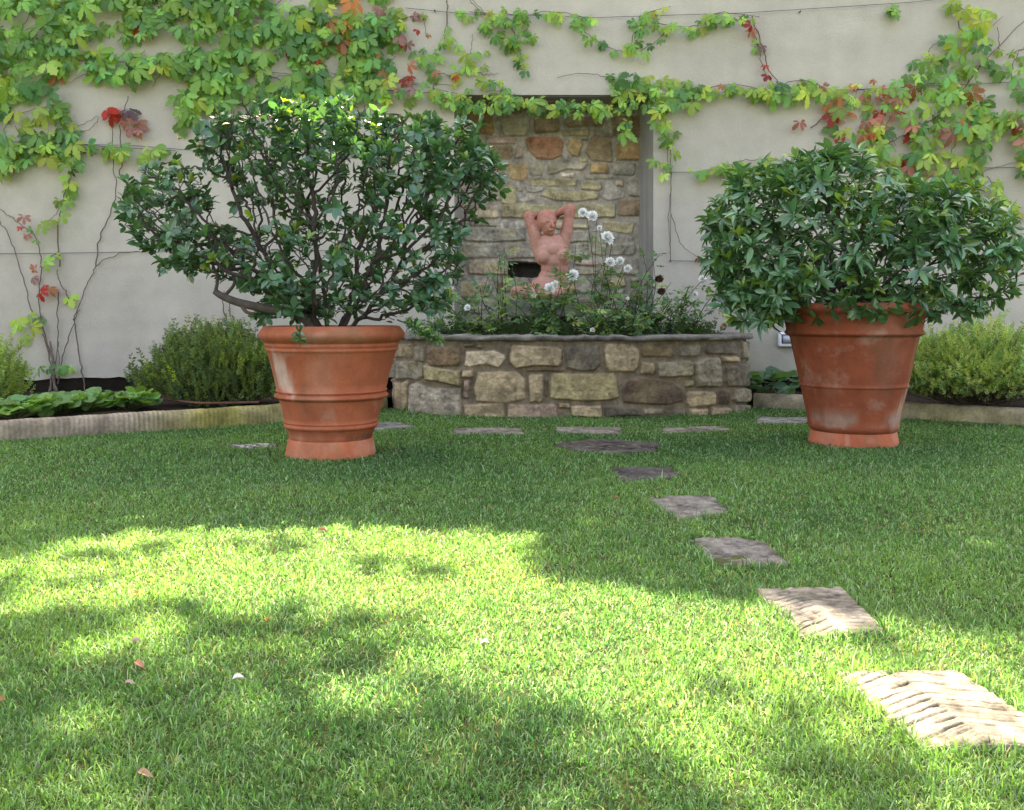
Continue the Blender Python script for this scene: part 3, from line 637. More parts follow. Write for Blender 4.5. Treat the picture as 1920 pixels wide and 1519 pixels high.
def crown_points(outline, Y0, depth, n, dens, seed=0):
    r = np.random.default_rng(seed); xs = [p[0] for p in outline]; ys = [p[1] for p in outline]; out = []; 
    dm = 130.
    while len(out) < n:
        x = r.uniform(min(xs), max(xs), 4000); y = r.uniform(min(ys), max(ys), 4000); wx = x+62*fbm(p3(x/55, y/55, seed), 400); wy = y+62*fbm(p3(x/55, y/55, seed+9.), 401); q = inpoly(wx, wy, outline); x, y = x[q], y[q]
        d = dpoly(x, y, outline); t = np.clip(d/dm, 0, 1); half = depth*np.sqrt(1-(1-t)**2)*.98+.04
        u = r.uniform(-1, 1, len(x)); u = np.sign(u)*np.abs(u)**.7
        k = r.random(len(x)) < dens(x, y, d, np.abs(u)); x, y, u, half = x[k], y[k], u[k], half[k]
        p = np.stack([(x-960)/F*Y0, Y0+u*half, CAMH-(y-HZ)/F*Y0], 1)
        out += list(p)
    return np.array(out[:n])
def grow_shrub(outline, Y0, depth, natt, dens, base, seed, step, kill, nst=4, spread=.1):
    att = crown_points(outline, Y0, depth, natt, dens, seed); r = np.random.default_rng(seed)
    nodes = []; par = []
    for k in range(nst):
        a = 2*math.pi*k/nst+r.uniform(-.4, .4); p = np.array(base)+np.array([math.cos(a), math.sin(a), 0])*spread*r.uniform(.4, 1); d = nrm(np.array([math.cos(a)*.7, math.sin(a)*.5, 1.0])); prev = -1
        for j in range(3):
            nodes.append(p.copy()); par.append(prev); prev = len(nodes)-1; p = p+d*step
    nodes, par = colonize(att, nodes, par, step, kill, 70, seed)
    n = len(nodes); kids = np.zeros(n, int); np.add.at(kids, par[par >= 0], 1)
    r2 = np.full(n, 0.); 
    for i in range(n-1, -1, -1):
        if kids[i] == 0: r2[i] += .0031**2.25
        if par[i] >= 0: r2[par[i]] += r2[i]
    rad = np.minimum(r2**(1/2.35)*.8, .0165)
    return nodes, par, kids, rad
def whorls(nodes, par, pick, mb, size, k, col, young, seed, tpls=LEAF, droop=.15, extra=None):
    r = np.random.default_rng(seed); P_, D_, U_, S_, C_ = [], [], [], [], []
    for i in pick:
        t = nodes[i]-nodes[par[i]] if par[i] >= 0 else np.array([0, 0, 1.]); t = nrm(t+np.array([0, 0, .04])+r.normal(0, .02, 3))
        n = r.integers(k[0], k[1]+1); a0 = r.uniform(0, 6.28); u = nrm(np.cross(t, [0.3, .2, .9])); v = np.cross(t, u); sz = size*r.uniform(.75, 1.2); 
        yy = r.random() < young
        for j in range(n):
            a = a0+j*2.4; op = r.uniform(.7, 1.45) if not yy else r.uniform(.3, .9); d = t*math.cos(op)+(u*math.cos(a)+v*math.sin(a))*math.sin(op); d = d+np.array([0, 0, -droop*r.random()])
            P_.append(nodes[i]-t*.03*r.random()*(j % 3)); D_.append(d); U_.append(t+r.normal(0, .2, 3)); S_.append(sz*r.uniform(.7, 1.15)*(1 if not yy else .8)); C_.append(yy)
    P_, D_, U_, S_ = map(np.array, (P_, D_, U_, S_)); C_ = np.array(C_)
    c = hsv_var(col, len(P_), .22, .1); c[C_] = hsv_var((.16, .27, .045), C_.sum(), .2, .12)
    stampv(mb, tpls, P_, frames(D_, U_), S_, c); return len(P_)

def terra_cols(seed, base, stain, wash, washpos=()):
    def f(V):
        c = np.array(base)[None]*(1+.35*fbm(V*3, seed)+.0*V[:, :1].ravel())[:, None]
        th = np.arctan2(V[:, 1], V[:, 0]); q = fbm(V*np.array([4, 4, 2.2]), seed+1)
        m = np.clip((q-.04)*5, 0, 1)[:, None]*.5; c = c*(1-m)+np.array(wash)*m
        st = np.clip((fbm(V*np.array([9, 9, 2]), seed+2)-.05)*5, 0, 1)[:, None]*.45; c = c*(1-st)+np.array(stain)*st
        for (x, z, rx, rz, sl, amt, cc) in washpos:          # weathering with a shape of its own on the side towards the lawn
            dd = ((V[:, 0]-x-sl*(V[:, 2]-z))/rx)**2+((V[:, 2]-z)/rz)**2+1.6*fbm(V*np.array([14, 14, 7]), seed+3)+1.3*fbm(V*40, seed+4)
            mm = (np.clip(1.15-dd, 0, 1)*amt*(V[:, 1] < 0))[:, None]; c = c*(1-mm)+np.array(cc)*mm
        return np.clip(c, .01, .8)
    return f
def pot(parent, cx, cy, prof, base_prof, colf, basec, lean=0.0):
    pr = np.array(prof); 
    mb = MB(); lathe(mb, pr, 0, 0, 128, wob=.012, colf=colf); V = np.concatenate(mb.V); V[:, 0] += V[:, 2]*lean; V += np.array([cx, cy, 0])
    p = mesh('terracotta_pot', V, [np.concatenate(mb.F4)], M_terra, parent, np.concatenate(mb.C), True)
    mb = MB(); lathe(mb, base_prof, 0, 0, 128, wob=.01, colf=basec); V = np.concatenate(mb.V)+np.array([cx, cy, 0])
    mesh('base_ring', V, [np.concatenate(mb.F4)], M_terra, p, np.concatenate(mb.C), True)
def bump_prof(r0, z0, r1, z1, out, n=8):
    """half-round moulding between two profile points"""
    return [(r0+(r1-r0)*t+out*math.sin(math.pi*t), z0+(z1-z0)*t) for t in np.linspace(0, 1, n)]

def left_shrub():
    cx, cy = POT_L; k = cy/F
    t = thing('potted_shrub', 'wide spreading dark glossy shrub with bare inner branches in the left terracotta pot', 'potted shrub', (cx, cy, 0))
    r = lambda px: px*k
    prof = [(.2, .10), (r(75), .10), (r(77), .14), (r(82), .19)]+bump_prof(r(84), .195, r(85.5), .228, .012)+bump_prof(r(85.5), .232, r(86), .25, .006, 5)+[(r(88), .275), (r(92), .34), (r(96.5), .395)]
    prof += bump_prof(r(97), .400, r(99), .445, .030)+bump_prof(r(99.5), .449, r(101), .472, .012, 5)+[(r(104), .52), (r(112), .64), (r(119), .735)]
    prof += bump_prof(r(120), .740, r(121.5), .765, .008, 5)+bump_prof(r(121.5), .769, r(123), .80, .008, 5)+bump_prof(r(124), .803, r(128), .905, .036, 12)+[(r(126), .918), (r(120), .92), (r(114), .90), (r(112), .82), (0.01, .82)]
    basep = [(r(74), .118), (r(77.5), .118), (r(79), .10), (r(83), .02), (r(84), -.02), (r(84), -.04)]
    wash = [(-.30, .60, .06, .17, -.25, .85, (.56, .40, .30)), (-.22, .52, .03, .12, -.2, .7, (.52, .35, .25)), (.1, .86, .35, .05, 0, .30, (.26, .17, .08)), (.24, .13, .10, .02, 0, .8, (.04, .035, .02))]
    pot(t, cx, cy, prof, basep, terra_cols(101, (.40, .108, .048), (.20, .09, .045), (.48, .25, .16), wash), terra_cols(111, (.44, .125, .055), (.16, .10, .05), (.42, .22, .13), [(.1, .06, .12, .05, 0, .4, (.22, .16, .07))]), .012)
    mb = MB(); th = np.linspace(0, 2*np.pi, 41)[:-1]; V = np.vstack([[[cx, cy, .885]], np.stack([cx+.44*np.cos(th), cy+.44*np.sin(th), .87+.02*np.sin(th*7)], 1)]); i = np.arange(40)
    mb.add(V, np.stack([i*0, i+1, (i+1) % 40+1], 1)); mb.build('soil', M_soil, t)
    out = [(228, 450), (222, 385), (262, 312), (330, 305), (378, 330), (385, 378), (418, 402), (448, 372), (425, 322), (398, 300), (362, 275), (388, 235), (480, 182), (640, 182), (760, 207), (870, 222), (925, 275), (958, 312), (915, 378), (905, 415), (862, 425), (868, 490), (888, 520), (850, 566), (815, 606), (740, 600), (610, 612), (520, 600), (440, 548), (392, 515), (320, 528), (298, 488)]
    def dens(x, y, d, u):
        w = np.where(y < 335, .9, .62); inner = ((x-650)/190)**2+((y-455)/115)**2 < 1
        w = np.where(inner, .55, w); w = np.where((x < 400), .85, w); w = np.where((y > 560) & (x > 520), .6, w)
        gap = ((x-440)/70.)**2+((y-400)/38.)**2 < 1; w = np.where(gap, .12, w)
        gap2 = ((x-800)/90.)**2+((y-520)/45.)**2 < 1; w = np.where(gap2, .3, w)
        return w*(.45+.55*np.clip(1.4-d/90., 0, 1)+.25*u)
    nodes, par, kids, rad = grow_shrub(shrink(out, 560, 400, .975, .97), cy, .62, 3200, dens, (cx, cy, .88), 21, .05, .066, 7, .17)
    e = np.where(par >= 0)[0]; mb = MB(); tubes(mb, nodes[par[e]], nodes[e], rad[par[e]]*.0+np.minimum(rad[par[e]], rad[e]*1.35), rad[e], 7, (.062, .047, .038)); 
    # the thick low limb reaching left
    lim = smoothpath([(cx-.08, cy-.1, .88), *[P(a, b, 6.75) for a, b in ((560, 590), (505, 580), (450, 568), (418, 556), (402, 546))]], 6); polytube(mb, lim, .038, .022, 8, (.10, .08, .062))
    polytube(mb, smoothpath([P(404, 548, 6.75), P(408, 520, 6.8), P(398, 490, 6.85), P(405, 450, 6.85)], 5), .014, .005, 7, (.08, .065, .05)); polytube(mb, smoothpath([P(420, 557, 6.75), P(440, 530, 6.8), P(432, 500, 6.8), P(450, 460, 6.9)], 5), .014, .005, 7, (.08, .065, .05)); polytube(mb, smoothpath([P(452, 569, 6.75), P(462, 585, 6.72), P(478, 588, 6.7)], 5), .018, .008, 7, (.12, .07, .05))
    mb.build('branches', M_bark, t, True)
    pick = [i for i in range(len(nodes)) if kids[i] == 0 or (rad[i] < .0058 and rng.random() < .55)]
    # keep the heart of the crown open so that its branches show
    pys = HZ-(nodes[:, 2]-CAMH)*F/cy; low = [i for i in range(len(nodes)) if pys[i] > 535 and pys[i] < 604 and rad[i] < .012 and rng.random() < .5]; pick = pick+low; clump = fbm(nodes*4.2, 500, 3)
    keep = []
    for i in pick:
        px = 960+F*nodes[i, 0]/cy; py = HZ-(nodes[i, 2]-CAMH)*F/cy; inn = ((px-640)/170)**2+((py-440)/90)**2
        if inn < 1 and rng.random() < .3: continue
        if clump[i] < -.03 and rng.random() < .8: continue
        keep.append(i)
    mb = MB(); m = whorls(nodes, par, keep, mb, .081, (6, 9), (.062, .160, .070), .09, 31, tpls=OVAL); mb.build('foliage', M_glossy, t, True); print('LEFT leaves', m, 'nodes', len(nodes))
    for (a, b, Y, cc) in ((548, 197, 6.5, (.75, .62, .62)), (370, 274, 6.6, (.8, .72, .7)), (522, 246, 6.3, (.55, .6, .08)), (531, 192, 6.5, (.55, .68, .05)), (849, 546, 6.6, (.7, .55, .5)), (334, 262, 6.6, (.6, .6, .3))):  # yellow-green ones are leaves, their sunlit brightness painted into the colour
        mb = MB(); p = P(a, b, Y); n = 7; az = np.arange(n)*2.4; d = np.stack([np.cos(az)*.6+.4, np.sin(az)*.6, np.ones(n)*.5], 1)
        stamp(mb, LEAF[0], np.repeat(p[None], n, 0), frames(d, np.repeat(np.array([[0, 0, 1.]]), n, 0)), np.full(n, .045), hsv_var(cc, n, .08, .03)); o = mb.build('flower', M_petal, t, True)
    # sprig hanging over the rim
    mb = MB(); p0 = P(560, 612, 6.35); nd = np.array([P(563, 606, 6.4), P(562, 622, 6.33), P(563, 634, 6.32)]); polytube(mb, nd, .004); 
    mb.build('hanging_twig', M_bark, t); mb = MB(); whorls(nd, [-1, 0, 1], [2, 2, 1], mb, .06, (4, 5), (.04, .11, .03), .2, 5); mb.build('hanging_leaves', M_glossy, t, True)
    mb = MB(); pts = smoothpath([P(745, 600, 6.7), P(775, 612, 6.5), P(800, 628, 6.4), P(822, 638, 6.35)], 5); polytube(mb, pts, .006, .003); mb.build('hanging_twig', M_bark, t)
    mb = MB(); whorls(pts, [-1]+list(range(len(pts)-1)), list(range(3, len(pts)))*2, mb, .07, (3, 5), (.05, .13, .03), .4, 6); mb.build('hanging_leaves', M_glossy, t, True)
left_shrub()
def right_shrub():
    cx, cy = POT_R; k = cy/F; r = lambda px: px*k
    t = thing('potted_shrub', 'dense bushy green shrub drooping over the rim of the right terracotta pot', 'potted shrub', (cx, cy, 0))
    prof = [(.2, .085), (r(72), .085), (r(75), .09), (r(80), .115), (r(81.5), .135), (r(81), .15)]+[(r(82.5), .2), (r(88), .30), (r(94.5), .43)]+bump_prof(r(95), .436, r(96), .462, .009, 6)+[(r(97), .48), (r(106), .65), (r(114.5), .82)]
    prof += bump_prof(r(116), .832, r(122), .875, .022, 8)+[(r(121), .89), (r(126), .98)]+bump_prof(r(128), 1.0, r(134), 1.075, .022, 10)+[(r(132), 1.088), (r(124), 1.085), (r(122), .99), (.01, .99)]
    basep = [(r(70), .098), (r(74.5), .098), (r(76.5), .085), (r(80), .01), (r(81), -.03), (r(80), -.05)]
    wash = [(-.22, .19, .13, .06, 0, .75, (.30, .21, .15)), (.22, .62, .03, .03, 0, .5, (.40, .22, .15)), (.30, .35, .035, .12, .45, .75, (.42, .30, .20)), (.24, .21, .13, .08, .4, .8, (.36, .25, .18)), (.05, .75, .22, .05, 0, .4, (.14, .06, .035)), (.10, .17, .13, .03, 0, .5, (.24, .16, .11)), (.36, .70, .03, .14, .2, .45, (.32, .22, .08))]
    pot(t, cx, cy, prof, basep, terra_cols(131, (.26, .064, .028), (.13, .055, .03), (.33, .15, .09), wash), terra_cols(141, (.44, .115, .052), (.24, .10, .05), (.42, .18, .11), [(-.15, .05, .02, .05, 0, .5, (.42, .25, .17))]))
    mb = MB(); th = np.linspace(0, 2*np.pi, 41)[:-1]; V = np.vstack([[[cx, cy, 1.04]], np.stack([cx+.5*np.cos(th), cy+.5*np.sin(th), 1.02+.02*np.sin(th*7)], 1)]); i = np.arange(40)
    mb.add(V, np.stack([i*0, i+1, (i+1) % 40+1], 1)); mb.build('soil', M_soil, t)
    out = [(1305, 420), (1318, 370), (1345, 372), (1375, 305), (1460, 292), (1500, 278), (1590, 272), (1650, 312), (1700, 322), (1780, 345), (1870, 385), (1905, 440), (1910, 540), (1888, 575), (1850, 590), (1812, 612), (1745, 598), (1700, 606), (1600, 590), (1470, 590), (1432, 622), (1380, 612), (1345, 590), (1335, 540), (1322, 480)]
    def dens(x, y, d, u):
        w = np.full(x.shape, .85); g = ((x-1790)/70.)**2+((y-530)/50.)**2 < 1; w = np.where(g, .3, w)
        return w*(.5+.5*np.clip(1.3-d/80., 0, 1)+.3*u)
    nodes, par, kids, rad = grow_shrub(shrink(out, 1610, 450, .955, .97), cy, .70, 1600, dens, (cx, cy, 1.05), 44, .06, .085, 6, .2)
    e = np.where(par >= 0)[0]; mb = MB(); tubes(mb, nodes[par[e]], nodes[e], np.minimum(rad[par[e]], rad[e]*1.35), rad[e], 6, (.062, .047, .038)); mb.build('branches', M_bark, t, True)
    pick = [i for i in range(len(nodes)) if kids[i] == 0 or (rad[i] < .0058 and rng.random() < .95)]
    clump = fbm(nodes*4, 501, 3); pick = [i for i in pick if clump[i] > -.14 or rng.random() < .6]
    mb = MB(); m = whorls(nodes, par, pick, mb, .122, (5, 9), (.082, .200, .078), .16, 32, tpls=LONG, droop=.5); print('RIGHT leaves', m)
    # leaves hanging over the rim
    r2 = np.random.default_rng(3); n = 60; a = r2.uniform(0, 2*np.pi, n); pos = np.stack([cx+.56*np.cos(a), cy+.56*np.sin(a), 1.07+.1*r2.random(n)], 1); nd = np.vstack([pos-np.array([0, 0, -.05]), pos+np.stack([np.cos(a)*.06, np.sin(a)*.06, -r2.random(n)*.16], 1)])
    whorls(nd, [-1]*n+list(range(n)), list(range(n, 2*n)), mb, .10, (4, 6), (.05, .12, .04), .05, 8, droop=.8)
    mb.build('foliage', M_glossy, t, True)
right_shrub()

# ------------------------------------------------------------------ low shrubs and bed plants
def low_shrub(label, c, rad, n, col, ln, seed, up=.8, name='low_shrub', tip=(.25, .33, .06), tipf=.15):
    r = np.random.default_rng(seed); t = thing(name, label, 'shrub', (c[0], c[1], 0)); c = np.array(c); rad = np.array(rad)
    u = nrm(r.normal(0, 1, (n, 3))); u[:, 2] = np.abs(u[:, 2])*np.where(r.random(n) < .8, 1, -.35); q = r.random(n)**.45
    lump = 1+.95*fbm(u*2.4+seed, 200+seed)+.55*fbm(u*6+seed, 201+seed)
    pos = c+u*rad*(q*lump)[:, None]; pos[:, 2] = np.maximum(pos[:, 2], SOILZ+.02)
    d = u*.7+np.array([0, 0, up])+r.normal(0, .35, (n, 3)); S = ln*r.uniform(.6, 1.35, n); lg = r.random(n) < .05; S = np.where(lg & (q > .6), S*1.9, S)
    cc = hsv_var(col, n, .22, .12); w = (r.random(n) < tipf) & (q > .7); cc[w] = hsv_var(tip, w.sum(), .2, .1)
    mb = MB(); stampv(mb, SPRIG, pos-nrm(d)*ln*.6, frames(d, r.normal(0, 1, (n, 3))), S, cc); mb.build('foliage', M_soft, t)
    mb = MB(); A = np.repeat(np.array([[c[0], c[1], SOILZ-.01]]), n//8, 0)+r.normal(0, .06, (n//8, 3))*np.array([1, 1, 0]); B = pos[:n//8]; M_ = (A+B)/2+r.normal(0, .03, B.shape)
    tubes(mb, A, M_, np.full(len(A), .005), np.full(len(A), .0035), 5, (.09, .065, .045)); tubes(mb, M_, B, np.full(len(A), .0035), np.full(len(A), .002), 5, (.09, .065, .045)); mb.build('stems', M_bark, t)
low_shrub('dark green twiggy shrub against the wall, between the left pot and the leafy bed plants', (-2.85, 9.35, .36), (.78, .42, .52), 5600, (.13, .19, .065), .12, 5, 1.3)
low_shrub('bright yellow-green mounded shrub behind the right pot, spilling over the kerb', (4.42, 9.1, .40), (1.02, .62, .47), 6500, (.27, .38, .125), .10, 6, .5, tip=(.44, .50, .20), tipf=.4)
low_shrub('pale green feathery shrub cut off by the left edge of the photo', (-4.85, 8.6, .36), (.48, .4, .42), 1700, (.25, .34, .09), .11, 7, 1.0)
def bed_plant(label, c, n, R0, col, seed, size, name='bed_plant', group='low leafy plants along the left kerb'):
    r = np.random.default_rng(seed); t = thing(name, label, 'plant', (c[0], c[1], SOILZ), group); mb = MB(); ms = MB()
    a = r.uniform(0, 6.28, n); rr = R0*np.sqrt(r.random(n)); pos = np.stack([c[0]+rr*np.cos(a), c[1]+rr*np.sin(a)*.6, SOILZ+.05+.10*r.random(n)*size/.12], 1)
    d = np.stack([np.cos(a)+r.normal(0, .4, n), np.sin(a)-.5+r.normal(0, .4, n), r.normal(.05, .25, n)], 1); up = np.array([0, -.5, 1.])+r.normal(0, .3, (n, 3))
    S = size*r.uniform(.7, 1.25, n); stampv(mb, ROUND, pos, frames(d, up), S, hsv_var(col, n, .2, .1)); mb.build('leaves', M_soft, t, True)
    A = np.repeat(np.array([[c[0], c[1], SOILZ-.01]]), n, 0); tubes(ms, A, pos+nrm(d)*S[:, None]*.25, np.full(n, .003), np.full(n, .002), 5, (.10, .12, .04)); ms.build('stalks', M_soft, t)
BP = [(30, 762, 'round-leaved green bed plant at the far left end of the kerb'), (70, 755, 'second round-leaved bed plant from the left, under the vine stems'), (115, 750, 'pale round-leaved plant in the left bed, just right of the vine stems'), (160, 747, 'round-leaved plant midway between the vine stems and the dark shrub'), (205, 742, 'tall round-leaved bed plant touching the dark twiggy shrub'), (240, 750, 'last round-leaved bed plant before the dark twiggy shrub')]
for i, (a, b, lb) in enumerate(BP):
    Y = [8.1, 8.3, 8.5, 8.7, 9.0, 8.85][i]; bed_plant(lb, ((a-960)/F*Y, Y), 46, .27, (.16, .31, .09), 60+i, .115)
bed_plant('bluish green broad-leaved plant between the stone planter and the right pot', ((1445-960)/F*10.3, 10.3), 22, .26, (.10, .20, .10), 71, .24, 'broad_leaf_plant', None)
mb = MB(); polytube(mb, smoothpath([(-4.6, 8.9, .17), (-4.2, 9.3, .20), (-3.8, 9.35, .20), (-3.3, 9.2, .19), (-2.9, 8.9, .18), (-2.4, 9.1, .17)], 8), .012, n=8, col=(.16, .07, .045)); o = mb.build('irrigation_pipe', M_bark, None, True); tag(o, 'thin brown irrigation pipe lying on the soil of the left bed', 'pipe')

# ------------------------------------------------------------------ wires on the wall
WIREY = WY-.035
def wire(label, pts, anchors=()):
    t = thing('support_wire', label, 'wire', (0, 0, 0), 'support wires for the creeper'); W = [P(a, b, WIREY) for a, b in pts]
    t.location = tuple(W[0]); mb = MB(); polytube(mb, W, .0035, n=5); mb.build('strand', M_wire, t)
    for a, b in anchors:
        p = P(a, b, WIREY); mb = MB(); polytube(mb, [p+np.array([0, .04, 0]), p+np.array([0, -.015, 0])], .007, n=8); polytube(mb, [p+np.array([0, -.015, 0]), p+np.array([0, -.02, 0])], .014, n=8); mb.build('anchor', M_wire, t)
wire('lowest wire across the bare wall left of the spreading shrub', [(-60, 476), (100, 475), (280, 472), (520, 470), (850, 470)], [(845, 470)])
wire('wire behind the left creeper at the height of the red leaves', [(-60, 262), (120, 270), (250, 273), (400, 285), (860, 300)], [(850, 299)])
wire('wire through the thick leaves of the left creeper', [(-60, 108), (300, 118), (560, 140), (760, 155), (860, 160)], [(380, 122)])
wire('wire running just over the top of the niche', [(760, 155), (870, 178), (1100, 182), (1300, 174), (1600, 168), (1990, 150)], [(1380, 172)])
wire('topmost wire above the niche carrying small creeper runners', [(760, 15), (870, 26), (1120, 33), (1400, 24), (1700, 5), (1990, -25)], [(815, 20), (1230, 30), (1500, 22)])
wire('wire to the right of the niche, ending at the edge of the niche', [(1258, 323), (1500, 322), (1990, 312)], [(1258, 323)])
wire('short low wire beside the right shrub carrying two small red leaves', [(1257, 489), (1420, 491), (1990, 480)], [(1257, 489)])
wire('upright wire between the niche edge and the right shrub', [(1258, 323), (1257, 489)])
wire('thin upright wire dropping from the top left of the niche', [(838, 0), (840, 75)], [(840, 75)])

# ------------------------------------------------------------------ creepers
GREEN = (.215, .43, .095); YGREEN = (.34, .47, .09); DEEP = (.12, .28, .08); RED = (.45, .045, .03); ORANGE = (.50, .18, .06); PINK = (.42, .17, .13)
class Vine:
    def __init__(s, name, label, loc, seed): s.t = thing(name, label, 'climbing plant', loc); s.r = np.random.default_rng(seed); s.g = []; s.stems = []; s.red = []
    def leaf(s, x, y, sz=1., red=0., kind=None, yel=.15, far=None):
        r = s.r; Y = WY-(.035+.19*r.random()**1.3 if far is None else far)
        k = 'red' if (kind == 'red' or (kind is None and r.random() < red)) else 'g'
        c = hsv_var([RED, ORANGE, PINK][r.choice(3, p=[.3, .3, .4])] if (k == 'red') else (YGREEN if r.random() < yel else (DEEP if r.random() < .3 else GREEN)), 1, .20, .13)[0]
        (s.red if k == 'red' else s.g).append((P(x, y, Y), sz, c))
    def area(s, poly, n, **kw):
        xs = [p[0] for p in poly]; ys = [p[1] for p in poly]; k = 0; pts = []
        tries = 0
        while k < n and tries < 60000:
            tries += 1; x = s.r.uniform(min(xs), max(xs)); y = s.r.uniform(min(ys), max(ys))
            if not inpoly(np.array([x]), np.array([y]), poly)[0]: continue
            if s.gap is not None and s.gap(x, y): continue
            if any((x-a)**2+(y-b)**2 < 13**2 for a, b in pts[-400:]): 
                if s.r.random() < .93: continue
            pts.append((x, y)); s.leaf(x, y, **kw); k += 1
        for i in range(n//9):                                # runners inside the mass
            a = pts[s.r.integers(len(pts))]; b = (a[0]+s.r.normal(0, 45), a[1]+s.r.normal(0, 30)); s.run([a, ((a[0]+b[0])/2+s.r.normal(0, 8), (a[1]+b[1])/2+s.r.normal(0, 8)), b], .004)
    gap = None
    def run(s, pts, r=.006, r1=None, col=(.13, .07, .05)):
        p = smoothpath([P(a, b, WY-.03-.012*s.r.random()) for a, b in pts], 7); p[1:-1] += s.r.normal(0, .007, p[1:-1].shape)*np.array([1, .3, 1])
        q = MB(); polytube(q, p, r, r1 if r1 else r*.6, 6, col); s.stems.append(q)
    def along(s, pts, n, w=9, stem=True, **kw):
        p = np.array(pts, float); d = np.concatenate([[0], np.cumsum(np.hypot(*np.diff(p, axis=0).T))])
        for u in s.r.uniform(0, d[-1], n): s.leaf(np.interp(u, d, p[:, 0])+s.r.normal(0, w), np.interp(u, d, p[:, 1])+abs(s.r.normal(0, w))-w*.3, **kw)
        if stem: s.run(pts, .0045)
    def done(s, size):
        r = s.r
        for nm, lst in (('foliage', s.g), ('red_foliage', s.red)):
            if not lst: continue
            n = len(lst); pos = np.array([q[0] for q in lst]); S = np.array([q[1] for q in lst])*size*r.uniform(.55, 1.3, n); C = np.array([q[2] for q in lst])
            nor = np.stack([r.normal(0, .45, n), -np.ones(n), r.normal(.5, .42, n)], 1); ang = r.normal(0, .75, n); d = np.stack([np.sin(ang), -.25+0*ang, -np.cos(ang)], 1)
            mb = MB(); stampv(mb, PALM, pos, frames(d, nor), S, C); o = mb.build(nm, M_vine, s.t, True)
            if nm == 'red_foliage': o['label'] = 'leaves turned red and orange for autumn'
        for q in s.stems: q.build('stem', M_bark, s.t, True)
v = Vine('creeper', 'thick light green creeper covering the upper left of the stucco wall', (-4.8, WY, 0), 11)
v.gap = lambda x, y: (((x-190)/38)**2+((y-25)/28)**2 < 1) or (((x-315)/30)**2+((y-70)/26)**2 < 1) or (vn(np.array([[x/48., y/40., 3.]]), 5)[0] < .30)
v.area([(-80, -60), (700, -60), (745, 40), (735, 130), (690, 175), (560, 182), (430, 172), (370, 195), (300, 178), (250, 165), (150, 150), (100, 140), (-80, 150)], 640, red=.015, yel=.10)
v.area([(-80, 130), (90, 150), (175, 270), (110, 290), (30, 315), (-80, 310)], 80, red=.01, yel=.25)
v.gap = None
v.area([(600, -60), (735, -60), (750, 60), (720, 180), (620, 180), (600, 60)], 50, red=.18, yel=.25)
v.along([(135, 290), (132, 340), (110, 395), (80, 425)], 20, 8, yel=.7, sz=.7)
v.along([(60, 265), (160, 272), (260, 278), (330, 283)], 20, 12, yel=.5)
v.along([(345, 175), (350, 205), (330, 235)], 9, 12, yel=0, sz=.9); v.along([(400, 185), (420, 190)], 8, 10, yel=0)
v.along([(10, 250), (20, 290), (5, 320)], 10, 10, yel=.6)
for x, y in ((262, 50), (272, 58), (232, 222), (246, 238), (255, 232), (210, 212), (198, 205), (240, 205), (585, 122), (548, 155), (222, 210), (262, 243)): v.leaf(x, y, 1.0, kind='red')
for x, y in ((45, 405), (38, 425), (50, 440), (62, 520), (75, 548), (90, 545), (66, 505), (84, 535), (20, 310)): v.leaf(x, y, .62, kind='red')
for x, y in ((95, 485), (85, 490), (105, 480), (55, 590), (35, 605), (60, 612), (42, 632), (30, 598), (70, 600), (130, 555), (90, 690), (120, 685), (135, 690), (75, 688), (70, 450), (60, 430), (112, 692), (500, 350), (520, 365), (440, 520)): v.leaf(x, y, .72, yel=.4)
for s_ in ([(103, 735), (98, 680), (82, 620), (72, 560), (78, 500), (66, 445), (30, 415), (-30, 370)], [(98, 700), (85, 640), (60, 580), (40, 510), (15, 440), (-10, 400)], [(160, 735), (152, 680), (140, 610), (142, 590), (165, 530), (185, 495), (225, 475), (280, 472)], [(108, 720), (120, 660), (140, 600), (150, 580)], [(112, 500), (108, 430), (115, 390), (130, 330), (135, 290), (150, 250)], [(180, 500), (185, 450), (205, 405), (218, 360), (212, 300), (210, 230)], [(225, 330), (228, 290), (225, 240), (240, 180)], [(110, 545), (108, 600), (112, 700)], [(130, 560), (112, 530), (108, 505)], [(75, 500), (110, 470)], [(95, 735), (102, 690), (110, 640)]):
    v.run(s_, .0075, .004, (.15, .105, .085))
v.run([(106, 745), (101, 690), (94, 640)], .016, .009, (.17, .13, .10)); v.run([(92, 742), (99, 695)], .012, .008, (.17, .12, .10))
for s_ in ([(425, 600), (418, 570), (420, 545)], [(440, 600), (430, 585), (432, 560)]): v.run(s_, .007)
v.done(.152)
v = Vine('creeper', 'light green creeper runners trained along the wires over the niche', (-1.0, WY, 1.2), 12)
v.area([(770, 80), (860, 70), (940, 110), (950, 170), (900, 195), (830, 185), (760, 190)], 46, red=.06, yel=.4, sz=.9)
v.along([(745, 40), (790, 30), (800, 70)], 8, 14, red=.7, sz=.75); v.along([(730, 150), (780, 145)], 6, 10, red=.6, sz=.7); v.along([(740, 65), (770, 85)], 4, 10, red=.7, sz=.8)
v.along([(700, 170), (800, 172), (870, 182)], 24, 8, yel=.4, sz=.8)
v.along([(880, 22), (960, 28), (1040, 22), (1110, 34)], 34, 9, yel=.3, sz=.72); v.area([(895, 15), (990, 15), (1000, 75), (950, 90), (910, 60)], 30, sz=.8, yel=.3)
v.along([(960, 50), (972, 90), (985, 128)], 14, 7, sz=.75); v.along([(840, -5), (836, 60), (830, 90)], 4, 6, red=.5, sz=.6)
v.along([(1075, 38), (1110, 70), (1150, 92), (1190, 102)], 14, 6, sz=.7); v.along([(1185, 95), (1190, 55), (1215, 25), (1258, 12)], 22, 9, sz=.75)
